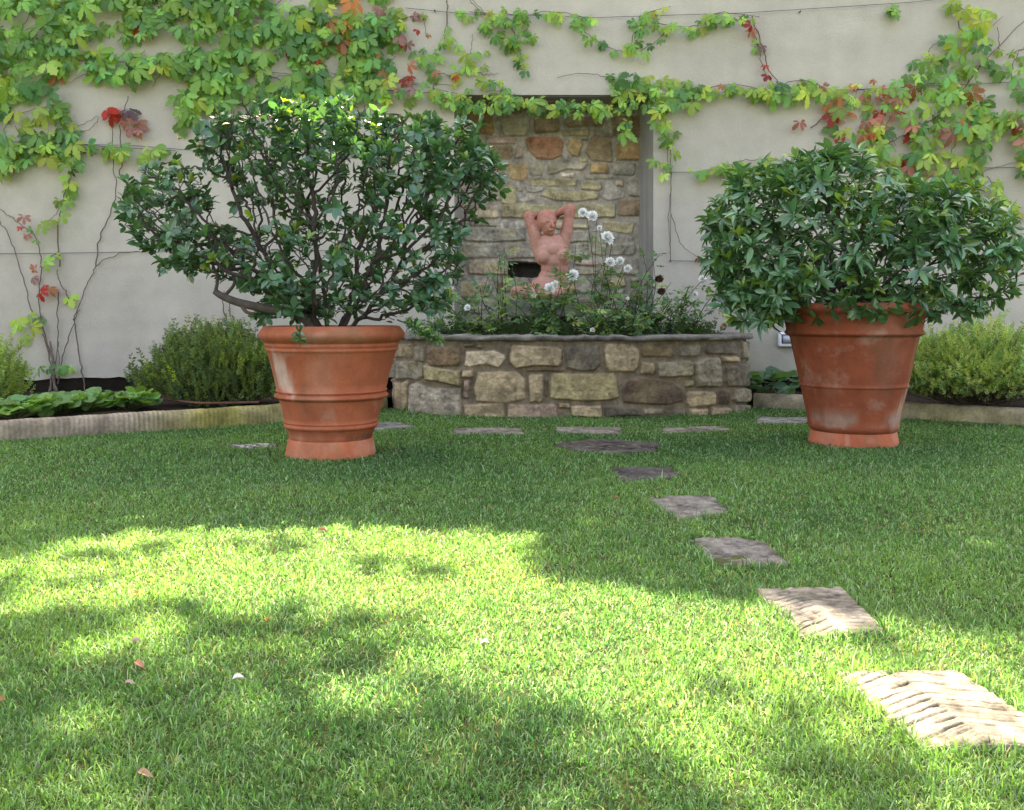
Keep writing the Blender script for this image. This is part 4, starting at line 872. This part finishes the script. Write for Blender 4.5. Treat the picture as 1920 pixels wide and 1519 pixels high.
v.along([(1225, 45), (1300, 50), (1350, 25), (1425, 32)], 32, 8, sz=.72, yel=.3); v.along([(1195, 98), (1240, 70), (1260, 40)], 6, 6, sz=.7)
v.along([(855, 190), (900, 205), (960, 185)], 14, 10, sz=1.05); v.along([(930, 178), (1000, 188), (1060, 192), (1130, 195), (1200, 186)], 52, 11, sz=.95, yel=.3)
v.area([(1140, 135), (1230, 135), (1310, 150), (1310, 195), (1230, 200), (1150, 185)], 46, sz=1., yel=.25)
v.along([(1230, 200), (1250, 235), (1252, 290), (1250, 325)], 20, 9, yel=.5, sz=.85); v.along([(1165, 225), (1185, 235)], 5, 10, sz=1.2)
v.along([(1300, 165), (1380, 160), (1450, 172)], 24, 9, yel=.4, sz=.9, red=.05)
v.run([(1255, 250), (1258, 330), (1255, 420), (1258, 485)], .005); v.run([(1258, 400), (1275, 455), (1310, 485)], .004)
v.done(.122)
v = Vine('creeper', 'yellow-green and red creeper spreading over the wall above the right pot', (5.0, WY, 1.0), 13)
v.gap = lambda x, y: vn(np.array([[x/42., y/38., 7.]]), 6)[0] < .36
v.area([(1690, 130), (1790, 60), (1830, 50), (1890, 85), (2000, 140), (2000, 250), (1800, 215), (1720, 250), (1660, 200)], 112, yel=.35, red=.02)
v.area([(1540, 160), (1690, 150), (1720, 260), (1640, 290), (1560, 260)], 44, red=.38, yel=.4, sz=.85)
v.area([(1580, 240), (1760, 230), (2000, 210), (2000, 330), (1860, 345), (1750, 350), (1620, 310)], 115, red=.10, yel=.45)
v.gap = None
v.along([(1450, 170), (1500, 150), (1560, 168)], 20, 12, yel=.4); v.along([(1310, 322), (1360, 312), (1400, 300), (1470, 300)], 24, 9, yel=.5, sz=.8); v.leaf(1298, 320, .5)
v.along([(1410, 40), (1420, 80), (1432, 130), (1455, 165)], 9, 5, red=.6, sz=.6); v.along([(1790, 0), (1810, 20), (1850, 20)], 12, 10, yel=.9, sz=.9); v.along([(1670, 15), (1690, 22)], 5, 6, sz=.8)
v.along([(1850, 330), (1880, 370), (1915, 390)], 12, 10, yel=.95, sz=.8); v.along([(1700, 320), (1760, 335), (1820, 330)], 16, 12, yel=.5)
for x, y in ((1912, 225), (1918, 240), (1900, 215), (1500, 228), (1309, 484), (1324, 486), (1600, 160), (1640, 150), (1810, 232), (1360, 608), (1905, 235)): v.leaf(x, y, .75 if x > 1480 else .35, kind='red')
for s_ in ([(1410, 30), (1432, 95), (1440, 130), (1470, 168)], [(1520, 240), (1560, 210), (1600, 190)], [(1700, 250), (1780, 200), (1850, 110), (1930, 30)], [(1790, 20), (1806, 60), (1860, 75)], [(1600, 170), (1700, 165), (1800, 150)], [(1610, 320), (1650, 280), (1720, 240)], [(1500, 322), (1600, 330), (1700, 322)]): v.run(s_, .0065, .004)
v.done(.140)

# ------------------------------------------------------------------ statue on its plinth
SY = 10.35
def statue():
    c0 = (P(940, 563, SY-.25)[0], P(1095, 563, SY-.25)[0]); zt = CAMH-(563-HZ)/F*(SY-.25); zb = CAMH-(594-HZ)/F*(SY-.25)
    t = thing('plinth', 'low grey stone slab on a dark block carrying the statue in the planter', 'plinth', (1.0*(c0[0]+c0[1])/2, SY, .7))
    xs = np.linspace(c0[0], c0[1], 40); 
    def rblock(x0, x1, y0, y1, z0, z1, nm, col, s):
        import bmesh
        me = bpy.data.meshes.new(nm); bm = bmesh.new(); bmesh.ops.create_cube(bm, size=1)
        for q in bm.verts: q.co = Vector(((x0+x1)/2+q.co.x*(x1-x0), (y0+y1)/2+q.co.y*(y1-y0), (z0+z1)/2+q.co.z*(z1-z0)))
        bmesh.ops.bevel(bm, geom=bm.edges[:], offset=.012, segments=2, affect='EDGES'); bmesh.ops.subdivide_edges(bm, edges=bm.edges[:], cuts=4, use_grid_fill=True)
        for q in bm.verts: q.co += mnoise.noise_vector(q.co*9)*.006
        for q in bm.verts: q.co -= Vector(t.location)
        lay = bm.verts.layers.float_color.new('col')
        for q in bm.verts: q[lay] = (*[k*(1+.5*mnoise.noise(q.co*12)) for k in col], 1)
        bm.to_mesh(me); bm.free(); me.materials.append(M_stone); link(bpy.data.objects.new(nm, me), t)
    rblock(c0[0], c0[1], SY-.27, SY+.3, zb, zt, 'slab', (.24, .225, .18), 0)
    rblock(c0[0]+.1, c0[1]-.1, SY-.15, SY+.25, .68, zb-.002, 'block', (.09, .07, .05), 1)
    # figure: overlapping tapered volumes fused by a voxel remesh into one continuous body
    import bmesh
    bm = bmesh.new(); k = SY/F
    def Q(px, py, dy=0): p = P(px, py, SY); return Vector((p[0], SY+dy, p[2]))
    def ell(c, rx, ry, rz, rot=(0, 0, 0)):
        from mathutils import Euler, Matrix
        mtx = Matrix.Translation(c) @ Euler(rot).to_matrix().to_4x4() @ Matrix.Diagonal((rx, ry, rz, 1)); bmesh.ops.create_icosphere(bm, subdivisions=3, radius=1, matrix=mtx)
    def cap(a, b, ra, rb, n=9):
        for i in range(n+1):
            tt = i/n; ell(a.lerp(b, tt), *(3*[ra+(rb-ra)*tt]))
    # pelvis, waist, ribcage, shoulders
    for (x, y, dy, rx, ry, rz) in ((1032, 545, .02, 40, 30, 24), (1028, 535, .02, 33, 26, 20), (1036, 520, .02, 27, 20, 20), (1040, 503, .01, 26, 19, 22), (1040, 487, 0, 29, 21, 22), (1036, 470, 0, 31, 22, 20), (1034, 458, .01, 30, 19, 16), (1033, 449, .02, 27, 16, 12)):
        ell(Q(x, y, dy), rx*k, ry*k, rz*k)
    ell(Q(1020, 482, -.072), 13*k, 11*k, 14*k); ell(Q(1052, 480, -.072), 13*k, 11*k, 14*k)
    cap(Q(1030, 448, .03), Q(1030, 432, .02), 11*k, 10*k, 4)                                  # neck
    # head, tipped forward and to the right
    ell(Q(1025, 414, -.01), 19*k, 21*k, 22*k, (.25, .25, 0)); ell(Q(1029, 426, -.045), 13.5*k, 15*k, 17*k, (.25, .3, 0)); ell(Q(1032, 437, -.06), 7*k, 8*k, 6*k)
    cap(Q(1034, 418, -.135), Q(1036.5, 428, -.157), 2.2*k, 3.2*k, 5)                            # nose
    cap(Q(1026, 417, -.132), Q(1019, 419, -.11), 2*k, 1.6*k, 3); cap(Q(1038, 417, -.13), Q(1042, 419, -.105), 1.8*k, 1.4*k, 3)   # lids
    cap(Q(1030, 433.5, -.13), Q(1038, 433.5, -.125), 1.8*k, 1.8*k, 3); ell(Q(1009, 420, .02), 2.5*k, 4*k, 6*k)             # lips, ear
    # arms raised, hands behind the head
    cap(Q(1008, 463, .02), Q(1003, 440, .0), 13.5*k, 12*k); cap(Q(1003, 440, 0), Q(991, 407, .0), 12*k, 9.5*k); cap(Q(991, 405, .0), Q(1003, 402, .10), 9.5*k, 7.5*k); cap(Q(1003, 402, .10), Q(1020, 412, .15), 7.5*k, 6*k)
    cap(Q(1008, 463, .02), Q(1017, 485, .0), 13*k, 13*k)
    cap(Q(1056, 458, .02), Q(1062, 435, .0), 13*k, 11.5*k); cap(Q(1062, 435, 0), Q(1070, 393, .0), 11.5*k, 9.5*k); cap(Q(1070, 390, .0), Q(1050, 397, .07), 9*k, 7*k); cap(Q(1050, 397, .07), Q(1034, 408, .14), 7*k, 6*k)
    for j, (fx, fz) in enumerate(((1012, 406), (1014, 411), (1015, 416), (1014, 421))): cap(Q(1026, 410+j*3.5, .145), Q(fx+4, fz, .125), 2.8*k, 2.0*k, 5)
    for j in range(4): cap(Q(1032, 404+j*3.5, .15), Q(1042-j, 400+j*5, .115), 2.8*k, 2.0*k, 5)
    cap(Q(1022, 404, .14), Q(1018, 397, .09), 3*k, 2.2*k, 4); cap(Q(1034, 401, .14), Q(1036, 395, .08), 3*k, 2.2*k, 4)
    # folded legs
    cap(Q(1020, 545, -.04), Q(968, 548, -.20), 17*k, 11*k, 14); cap(Q(968, 550, -.20), Q(1030, 556, -.22), 11.5*k, 8*k, 14)
    cap(Q(1045, 545, -.04), Q(1066, 546, -.17), 18*k, 14*k, 10); cap(Q(1066, 549, -.17), Q(1010, 556, -.19), 11.5*k, 8*k, 14)
    cap(Q(1012, 557, -.2), Q(990, 558, -.235), 7*k, 4.5*k, 6)
    zt2 = zt
    for q in bm.verts: q.co.z = max(q.co.z, zt2-.004)
    lay = bm.verts.layers.float_color.new('col')
    org = Vector(Q(1030, 563)); org.z = zt
    for q in bm.verts: q.co -= org
    me = bpy.data.meshes.new('statue'); bm.to_mesh(me); bm.free(); me.materials.append(M_clay2)
    o = bpy.data.objects.new('statue', me); link(o); o.location = org
    m = o.modifiers.new('fuse', 'REMESH'); m.mode = 'VOXEL'; m.voxel_size = .0075; m.use_smooth_shade = True
    m = o.modifiers.new('soften', 'SMOOTH'); m.factor = .5; m.iterations = 9
    tag(o, 'pink terracotta statue of a seated nude, arms folded behind the head', 'statue')
def statue_mat():
    m, nt, out = newmat('statue clay'); L = nt.links.new
    b = N(nt, 'ShaderNodeBsdfPrincipled', Roughness=.62); tc = N(nt, 'ShaderNodeTexCoord'); n1 = N(nt, 'ShaderNodeTexNoise', Scale=8.0, Detail=10.0, Roughness=.8)
    cr = N(nt, 'ShaderNodeValToRGB'); e = cr.color_ramp.elements; e[0].position = .36; e[0].color = (.22, .065, .038, 1); e[1].position = .66; e[1].color = (.52, .27, .20, 1); x = e.new(.5); x.color = (.40, .15, .09, 1)
    L(tc.outputs['Object'], n1.inputs['Vector']); L(n1.outputs[0], cr.inputs[0])
    # bleached torso, redder arms and head: gradient along the figure's height
    sp = N(nt, 'ShaderNodeSeparateXYZ'); L(tc.outputs['Object'], sp.inputs[0]); mr = N(nt, 'ShaderNodeMapRange'); mr.inputs['From Min'].default_value = .62; mr.inputs['From Max'].default_value = .78; mr.inputs['To Min'].default_value = .42; mr.inputs['To Max'].default_value = .85
    L(sp.outputs['Z'], mr.inputs[0]); inv = N(nt, 'ShaderNodeMath', operation='SUBTRACT'); inv.inputs[0].default_value = .9; L(mr.outputs[0], inv.inputs[1])
    mx = N(nt, 'ShaderNodeMix', data_type='RGBA'); L(inv.outputs[0], mx.inputs[0]); L(cr.outputs[0], mx.inputs[6]); mx.inputs[7].default_value = (.50, .27, .19, 1)
    L(mx.outputs[2], b.inputs['Base Color']); n2 = N(nt, 'ShaderNodeTexNoise', Scale=60.0, Detail=5.0); L(tc.outputs['Object'], n2.inputs['Vector']); bp = N(nt, 'ShaderNodeBump', Strength=.35, Distance=.006); L(n2.outputs[0], bp.inputs['Height']); L(bp.outputs[0], b.inputs['Normal'])
    L(b.outputs[0], out.inputs[0]); return m
M_clay2 = statue_mat()
statue()

# ------------------------------------------------------------------ roses in the planter
def flower(parent, p, R0, seed, droop=0, col=(.95, .93, .83), nm='flower'):
    r = np.random.default_rng(seed); mb = MB(); n = 90; k = np.arange(n); el = np.linspace(1.5, -.25, n); az = k*2.4
    d = np.stack([np.cos(az)*np.cos(el), np.sin(az)*np.cos(el), np.sin(el)], 1)
    ax = nrm(np.array([r.normal(0, .3), -.9, .5-droop*1.4])); Rf = frames(ax[None]*1., np.array([[.2, .1, 1.]]))[0]; M_ = np.stack([Rf[:, 0], Rf[:, 2], Rf[:, 1]], 1)
    D = (M_ @ d.T).T; up = ax[None]+r.normal(0, .2, (n, 3)); S = R0*(.72+.4*(k/n))*r.uniform(.85, 1.12, n)
    stamp(mb, leaf_tpl(.56, 2, -.25, .12, .6), np.repeat(p[None], n, 0)+D*R0*.08, frames(D, up), S, hsv_var(col, n, .05, .015)); return mb.build(nm, M_petal, parent, True)
def rose(label, base, tips, nleaf, seed, flowers=(), spread=.14, lsz=.11, col=(.11, .215, .08), extra=8, dead=()):
    r = np.random.default_rng(seed); B = np.array([(base[0]-960)/F*base[1], base[1], .74]); t = thing('rose_bush', label, 'rose bush', B, 'rose bushes in the planter'); ms = MB(); mb = MB(); PP, DD = [], []
    T = [P(a, b, Y) for a, b, Y in tips]
    for k in range(extra): T.append(T[r.integers(len(tips))]*np.array([1, 1, 1])+np.array([r.normal(0, spread), r.normal(0, .12), -abs(r.normal(0, .16))]))
    for q in T:
        b0 = B+np.array([r.normal(0, spread*.8), r.normal(0, .06), 0]); q[2] = max(q[2], .80); mid = (b0*.45+q*.55)+np.array([r.normal(0, .04), r.normal(0, .03), .05])
        pts = smoothpath([b0, mid, q], 8); polytube(ms, pts, .0055, .0028, 5, (.075, .085, .04) if r.random() < .6 else (.07, .04, .03))
        for u in r.uniform(.12, 1, int(nleaf*(.6+.8*r.random()))):
            i = min(int(u*(len(pts)-1)), len(pts)-2); PP.append(pts[i]); DD.append(nrm(np.array([r.normal(0, 1), r.normal(0, .8)-.2, r.normal(.15, .5)])))
    PP = np.array(PP); DD = np.array(DD); n = len(PP); up = np.array([0, -.3, 1.])+r.normal(0, .3, (n, 3)); c = hsv_var(col, n, .25, .14); y = r.random(n) < .12; c[y] = hsv_var((.24, .36, .09), y.sum(), .2, .1)
    stampv(mb, PINN, PP, frames(DD, up), lsz*r.uniform(.6, 1.35, n), c); ms.build('stems', M_bark, t, True); mb.build('foliage', M_soft, t, True)
    for j, (a, b, Y, R0) in enumerate(flowers): flower(t, P(a, b, Y), R0, seed*10+j)
    for j, (a, b, Y, R0) in enumerate(dead): flower(t, P(a, b, Y), R0, seed*10+70+j, 1, (.22, .13, .07), 'faded_flower')
rose('tall rose bush with a cluster of white blooms to the right of the statue', (1130, 9.95), [(1100, 405, 9.9), (1138, 448, 9.8), (1150, 495, 9.8), (1175, 505, 9.8), (1124, 430, 9.9), (1100, 520, 9.7), (1190, 540, 9.7)], 13, 1,
     [(1093, 399, 9.9, .047), (1110, 406, 9.88, .058), (1124, 428, 9.9, .028), (1138, 446, 9.8, .068), (1144, 492, 9.75, .05), (1163, 490, 9.78, .045), (1177, 504, 9.75, .04)], extra=9, spread=.17)
rose('rose bush in front of the statue with two white blooms', (1035, 9.7), [(1074, 517, 9.6), (1034, 538, 9.55), (990, 520, 9.7), (965, 545, 9.6), (1010, 560, 9.5), (1050, 500, 9.75), (975, 560, 9.55), (1060, 560, 9.5), (1085, 545, 9.6), (985, 545, 9.5), (1000, 530, 9.6), (1045, 555, 9.45), (950, 555, 9.5), (1070, 535, 9.5)], 15, 2, [(1074, 517, 9.6, .060), (1031, 540, 9.55, .052), (1041, 534, 9.56, .04), (1001, 555, 9.5, .022)], extra=6)
rose('rose bush without open blooms just left of the statue', (930, 9.9), [(945, 465, 9.9), (935, 490, 9.9), (915, 520, 9.8), (960, 500, 9.9), (900, 540, 9.75)], 12, 3, [], extra=5, col=(.13, .25, .095))
rose('low dark rose bush by the left end of the planter with one small white bloom', (870, 9.9), [(877, 570, 9.7), (850, 560, 9.8), (890, 545, 9.9), (840, 590, 9.8)], 12, 4, [(877, 577, 9.65, .032)], extra=9, spread=.2)
rose('rose bush with a brown withered bloom near the right edge of the niche', (1215, 10.0), [(1240, 520, 9.9), (1205, 470, 10.0), (1225, 490, 9.95), (1190, 540, 9.9), (1260, 560, 9.8)], 13, 5, [], extra=10, dead=[(1236, 522, 9.9, .045), (1240, 545, 9.88, .045)], spread=.18)
rose('rose bush leaning out to the right towards the right shrub, tipped with white', (1260, 9.9), [(1317, 525, 9.8), (1302, 555, 9.7), (1290, 540, 9.8), (1275, 575, 9.7), (1310, 580, 9.7)], 11, 6, [(1317, 523, 9.8, .035), (1303, 552, 9.7, .03), (1297, 562, 9.7, .022)], extra=5)
rose('low rose foliage filling the middle right of the planter, a fallen petal at its foot', (1130, 9.6), [(1110, 560, 9.6), (1150, 550, 9.6), (1170, 575, 9.55), (1090, 575, 9.55), (1200, 585, 9.6)], 12, 7, [(1111, 619, 9.45, .024), (1177, 560, 9.55, .018)], extra=10, spread=.2, col=(.13, .24, .085))
def ground_greens():
    r = np.random.default_rng(9); n = 420; x, y, _ = planter_path(-.42, 400); k = r.integers(60, 340, n); pos = np.stack([x[k]+r.normal(0, .08, n), y[k]+r.uniform(-.08, .35, n), np.full(n, .75)], 1)
    d = np.stack([r.normal(0, .5, n), r.normal(-.1, .4, n), np.ones(n)], 1); mb = MB(); stampv(mb, SPRIG, pos, frames(d, r.normal(0, 1, (n, 3))), r.uniform(.08, .26, n), hsv_var((.065, .12, .045), n, .3, .12))
    tag(mb.build('ground_cover', M_soft), 'low weedy greenery on the soil inside the planter', 'ground cover', kind='stuff')
ground_greens()

# ------------------------------------------------------------------ wall light
def wall_light():
    p = P(1478, 636, WY); t = thing('wall_light', 'small white box light on the wall, half hidden by the right pot', 'wall light', p); w, h = .125, .085
    mb = MB(); box(mb, p[0]-w, p[0]+w, WY-.07, WY-.001, p[2]-h, p[2]+h*.95); o = mb.build('housing', M_white, t); m = o.modifiers.new('b', 'BEVEL'); m.width = .015; m.segments = 3
    mb = MB(); 
    for a in ((p[0]-w+.03, p[0]+w-.03, p[2]+h*.55, p[2]+h*.66), (p[0]-w+.03, p[0]+w-.03, p[2]-h*.55, p[2]-h*.44)): box(mb, a[0], a[1], WY-.079, WY-.069, a[2], a[3])
    for a in ((p[0]-w+.03, p[0]-w+.042), (p[0]+w-.042, p[0]+w-.03)): box(mb, a[0], a[1], WY-.078, WY-.069, p[2]-h*.44, p[2]+h*.55)
    mb.build('frame', M_dark, t); mb = MB(); box(mb, p[0]-w+.043, p[0]+w-.043, WY-.075, WY-.069, p[2]-h*.43, p[2]+h*.54); mb.build('lens', M_glass, t)
wall_light()

# ------------------------------------------------------------------ fallen leaves
FL = [(595, 1003, 'curled brown leaf lying at the far edge of the sunlit grass', (.35, .17, .09)), (500, 1182, 'small orange leaf on the grass in the middle of the lawn', (.50, .20, .05)), (265, 1218, 'small round pinkish leaf on the sunlit grass at left', (.45, .28, .24)), (255, 1257, 'long tan leaf lying flat at left, above the pale petal', (.48, .24, .13)), (233, 1297, 'pale pinkish petal in the left foreground grass', (.50, .34, .30)), (917, 1222, 'white petal on the bright grass near the centre', (.68, .64, .58)), (12, 1330, 'orange-brown leaf at the left edge of the photo', (.42, .20, .08)), (258, 1464, 'tan leaf standing on edge in the near shaded grass', (.48, .30, .17)), (435, 1290, 'white petal in the shaded grass left of centre', (.62, .60, .58)), (262, 1126, 'tiny orange leaf on the upper left sunlit grass', (.5, .22, .08)), (1770, 1262, 'dry straw-coloured leaf at the back edge of the nearest stepping stone', (.5, .35, .2)), (150+1000/1, 935, 'tiny orange leaf in the shaded grass near the middle stepping stones', (.4, .18, .08))]
for i, (a, b, lb, c) in enumerate(FL):
    p = G(a, b); p[2] = gz(p[0], p[1])+.016; r = random.Random(i); mb = MB(); tp = leaf_tpl(.42, 4, .5, .25, .5); d = np.array([[math.cos(i*1.7), math.sin(i*1.7)*.5, .1]]); up = np.array([[r.uniform(-.4, .4), -.6, 1]])
    stamp(mb, tp, p[None], frames(d, up), np.array([.032*r.uniform(.8, 1.3)*(1.25 if i in (3, 7, 0) else 1)]), np.array([c])); V = np.concatenate(mb.V); o = mb.build('fallen_leaf', M_petal, None, True)
    tag(o, lb, 'leaf', 'fallen leaves and petals on the lawn')

# ------------------------------------------------------------------ unseen trees added behind the wall, crowns shaped to cast the lawn's shade
def shade_trees():
    lit = [(0, 1042), (120, 1022), (300, 1003), (480, 972), (600, 962), (680, 975), (760, 992), (900, 990), (980, 1000), (1040, 1050), (1100, 1088), (1300, 1112), (1420, 1128), (1500, 1150), (1620, 1155), (1760, 1160), (1960, 1195), (2100, 1215), (2100, 1440), (1920, 1440), (1700, 1432), (1500, 1410), (1350, 1400), (1200, 1385), (1050, 1350), (900, 1310), (830, 1270), (800, 1235), (700, 1185), (600, 1190), (540, 1165), (430, 1150), (330, 1190), (250, 1200), (180, 1150), (90, 1150), (0, 1180), (-60, 1150), (-60, 1050)]
    lg = [tuple(G(a, b)[:2]) for a, b in lit]
    r = np.random.default_rng(77); n = 80000; x = r.uniform(-6, 6, n); y = r.uniform(-2.0, 6.3, n)
    far = y > 1.0
    s = sdpoly(x, y, lg); nz = fbm(p3(x*2.6, y*2.0), 301, 4); nz2 = fbm(p3(x*5, y*5), 302, 3)
    near = y < np.interp(x, [-3, -1, 0, .5, 1.0, 1.6], [3.0, 2.9, 2.75, 2.5, 2.3, 2.25])
    p = np.where(s > .03, np.where(nz2+nz*.6 > .30, .15, 0.0), 1.0)
    p = np.where((s > -.06) & (y > 4.1) & (x < .2) & (y < 4.72), 0, p)
    # sun flecks in the near shade
    flk = (nz+.5*nz2 > .10) & (s < -.05) & (y < 2.7) & (y > 1.2); p = np.where(flk, .04, p)
    p = np.where((y < 3.35) & (s <= .03) & (y < 3.5-.45*x), np.clip(np.interp(y, [2.1, 2.5, 2.9, 3.3], [.72, .60, .44, .22])*np.where(x > .1, .62, 1)-1.9*nz-1.0*nz2, .01, 1), p)
    semi = (s <= .03) & (s > -.25) & near; p = np.where(semi, p*.45, p)
    # dapples inside the lit patch, given as ground places
    for (a, b, rx, ry, am) in ((760, 1060, .16, .14, .35), (650, 1185, .20, .09, .5), (700, 1215, .22, .07, .55), (470, 1170, .12, .06, .3), (60, 1100, .3, .07, .35), (180, 1050, .22, .07, .2), (90, 1190, .14, .12, .9), (30, 1230, .14, .12, .9), (420, 1030, .40, .05, .4), (1450, 1330, .12, .05, .25)):
        g = G(a, b); q = ((x-g[0])/rx)**2+((y-g[1])/ry)**2 < 1+nz2*1.5; p = np.where(q, np.maximum(p, am), p)
    for (a, b, rx, ry) in ((430, 1350, .16, .08), (600, 1300, .10, .05), (1110, 1465, .09, .03), (900, 1380, .10, .04), (1250, 1440, .1, .03), (330, 1260, .10, .04), (1700, 1480, .15, .04)):
        g = G(a, b); q = ((x-g[0])/rx)**2+((y-g[1])/ry)**2 < 1+nz2*1.5; p = np.where(q, .05, p)
    rate = .55*np.where(s < -.3, 1, 1.3); k = r.random(n) < p*rate; x, y = x[k], y[k]; n = len(x)
    Yt = np.where(r.random(n) < .5, r.uniform(12.6, 14.2, n), r.uniform(12.4, 15.5, n)); tt = (Yt-y)/SUN[1]; pos = np.stack([x, y, 0*x], 1)+SUN[None]*tt[:, None]  # leaves slid up the sun ray so their shadow fits the drawn map
    tc = [(-3.6, 14.0), (.3, 14.6), (3.9, 14.2)]; own = np.argmin([np.abs(pos[:, 0]-a) for a, _ in tc], 0)
    lbs = ['leafy tree behind the wall at left, shading the near lawn', 'middle tree behind the wall whose leaves dapple the lawn', 'leafy tree behind the wall at right, shading the far lawn']
    for j, (a, b) in enumerate(tc):
        q = own == j; m = q.sum(); t = thing('tree', lbs[j], 'tree', (a, b, 0), 'trees standing behind the garden wall'); mb = MB()
        stampv(mb, [leaf_tpl(.75, 2, .1, .05, .5)], pos[q], frames(r.normal(0, 1, (m, 3)), SUN[None]+r.normal(0, .5, (m, 3))), r.uniform(.11, .19, m), hsv_var((.08, .15, .04), m, .2, .1)); mb.build('crown', M_soft, t)
        mb = MB(); polytube(mb, smoothpath([(a, b, 0), (a+.1, b, 3), (a-.1, b+.1, 6), (a, b, 9)], 6), .2, .09, 10, (.08, .065, .05))
        for c in pos[q][::max(1, m//60)]: polytube(mb, smoothpath([(a, b, min(c[2]-1.5, 9)), ((a+c[0])/2, (b+c[1])/2, c[2]-.9), c], 4), .03, .006, 5, (.08, .065, .05))
        mb.build('trunk', M_bark, t, True)
shade_trees()
scene.render.resolution_x = 1024; scene.render.resolution_y = 810
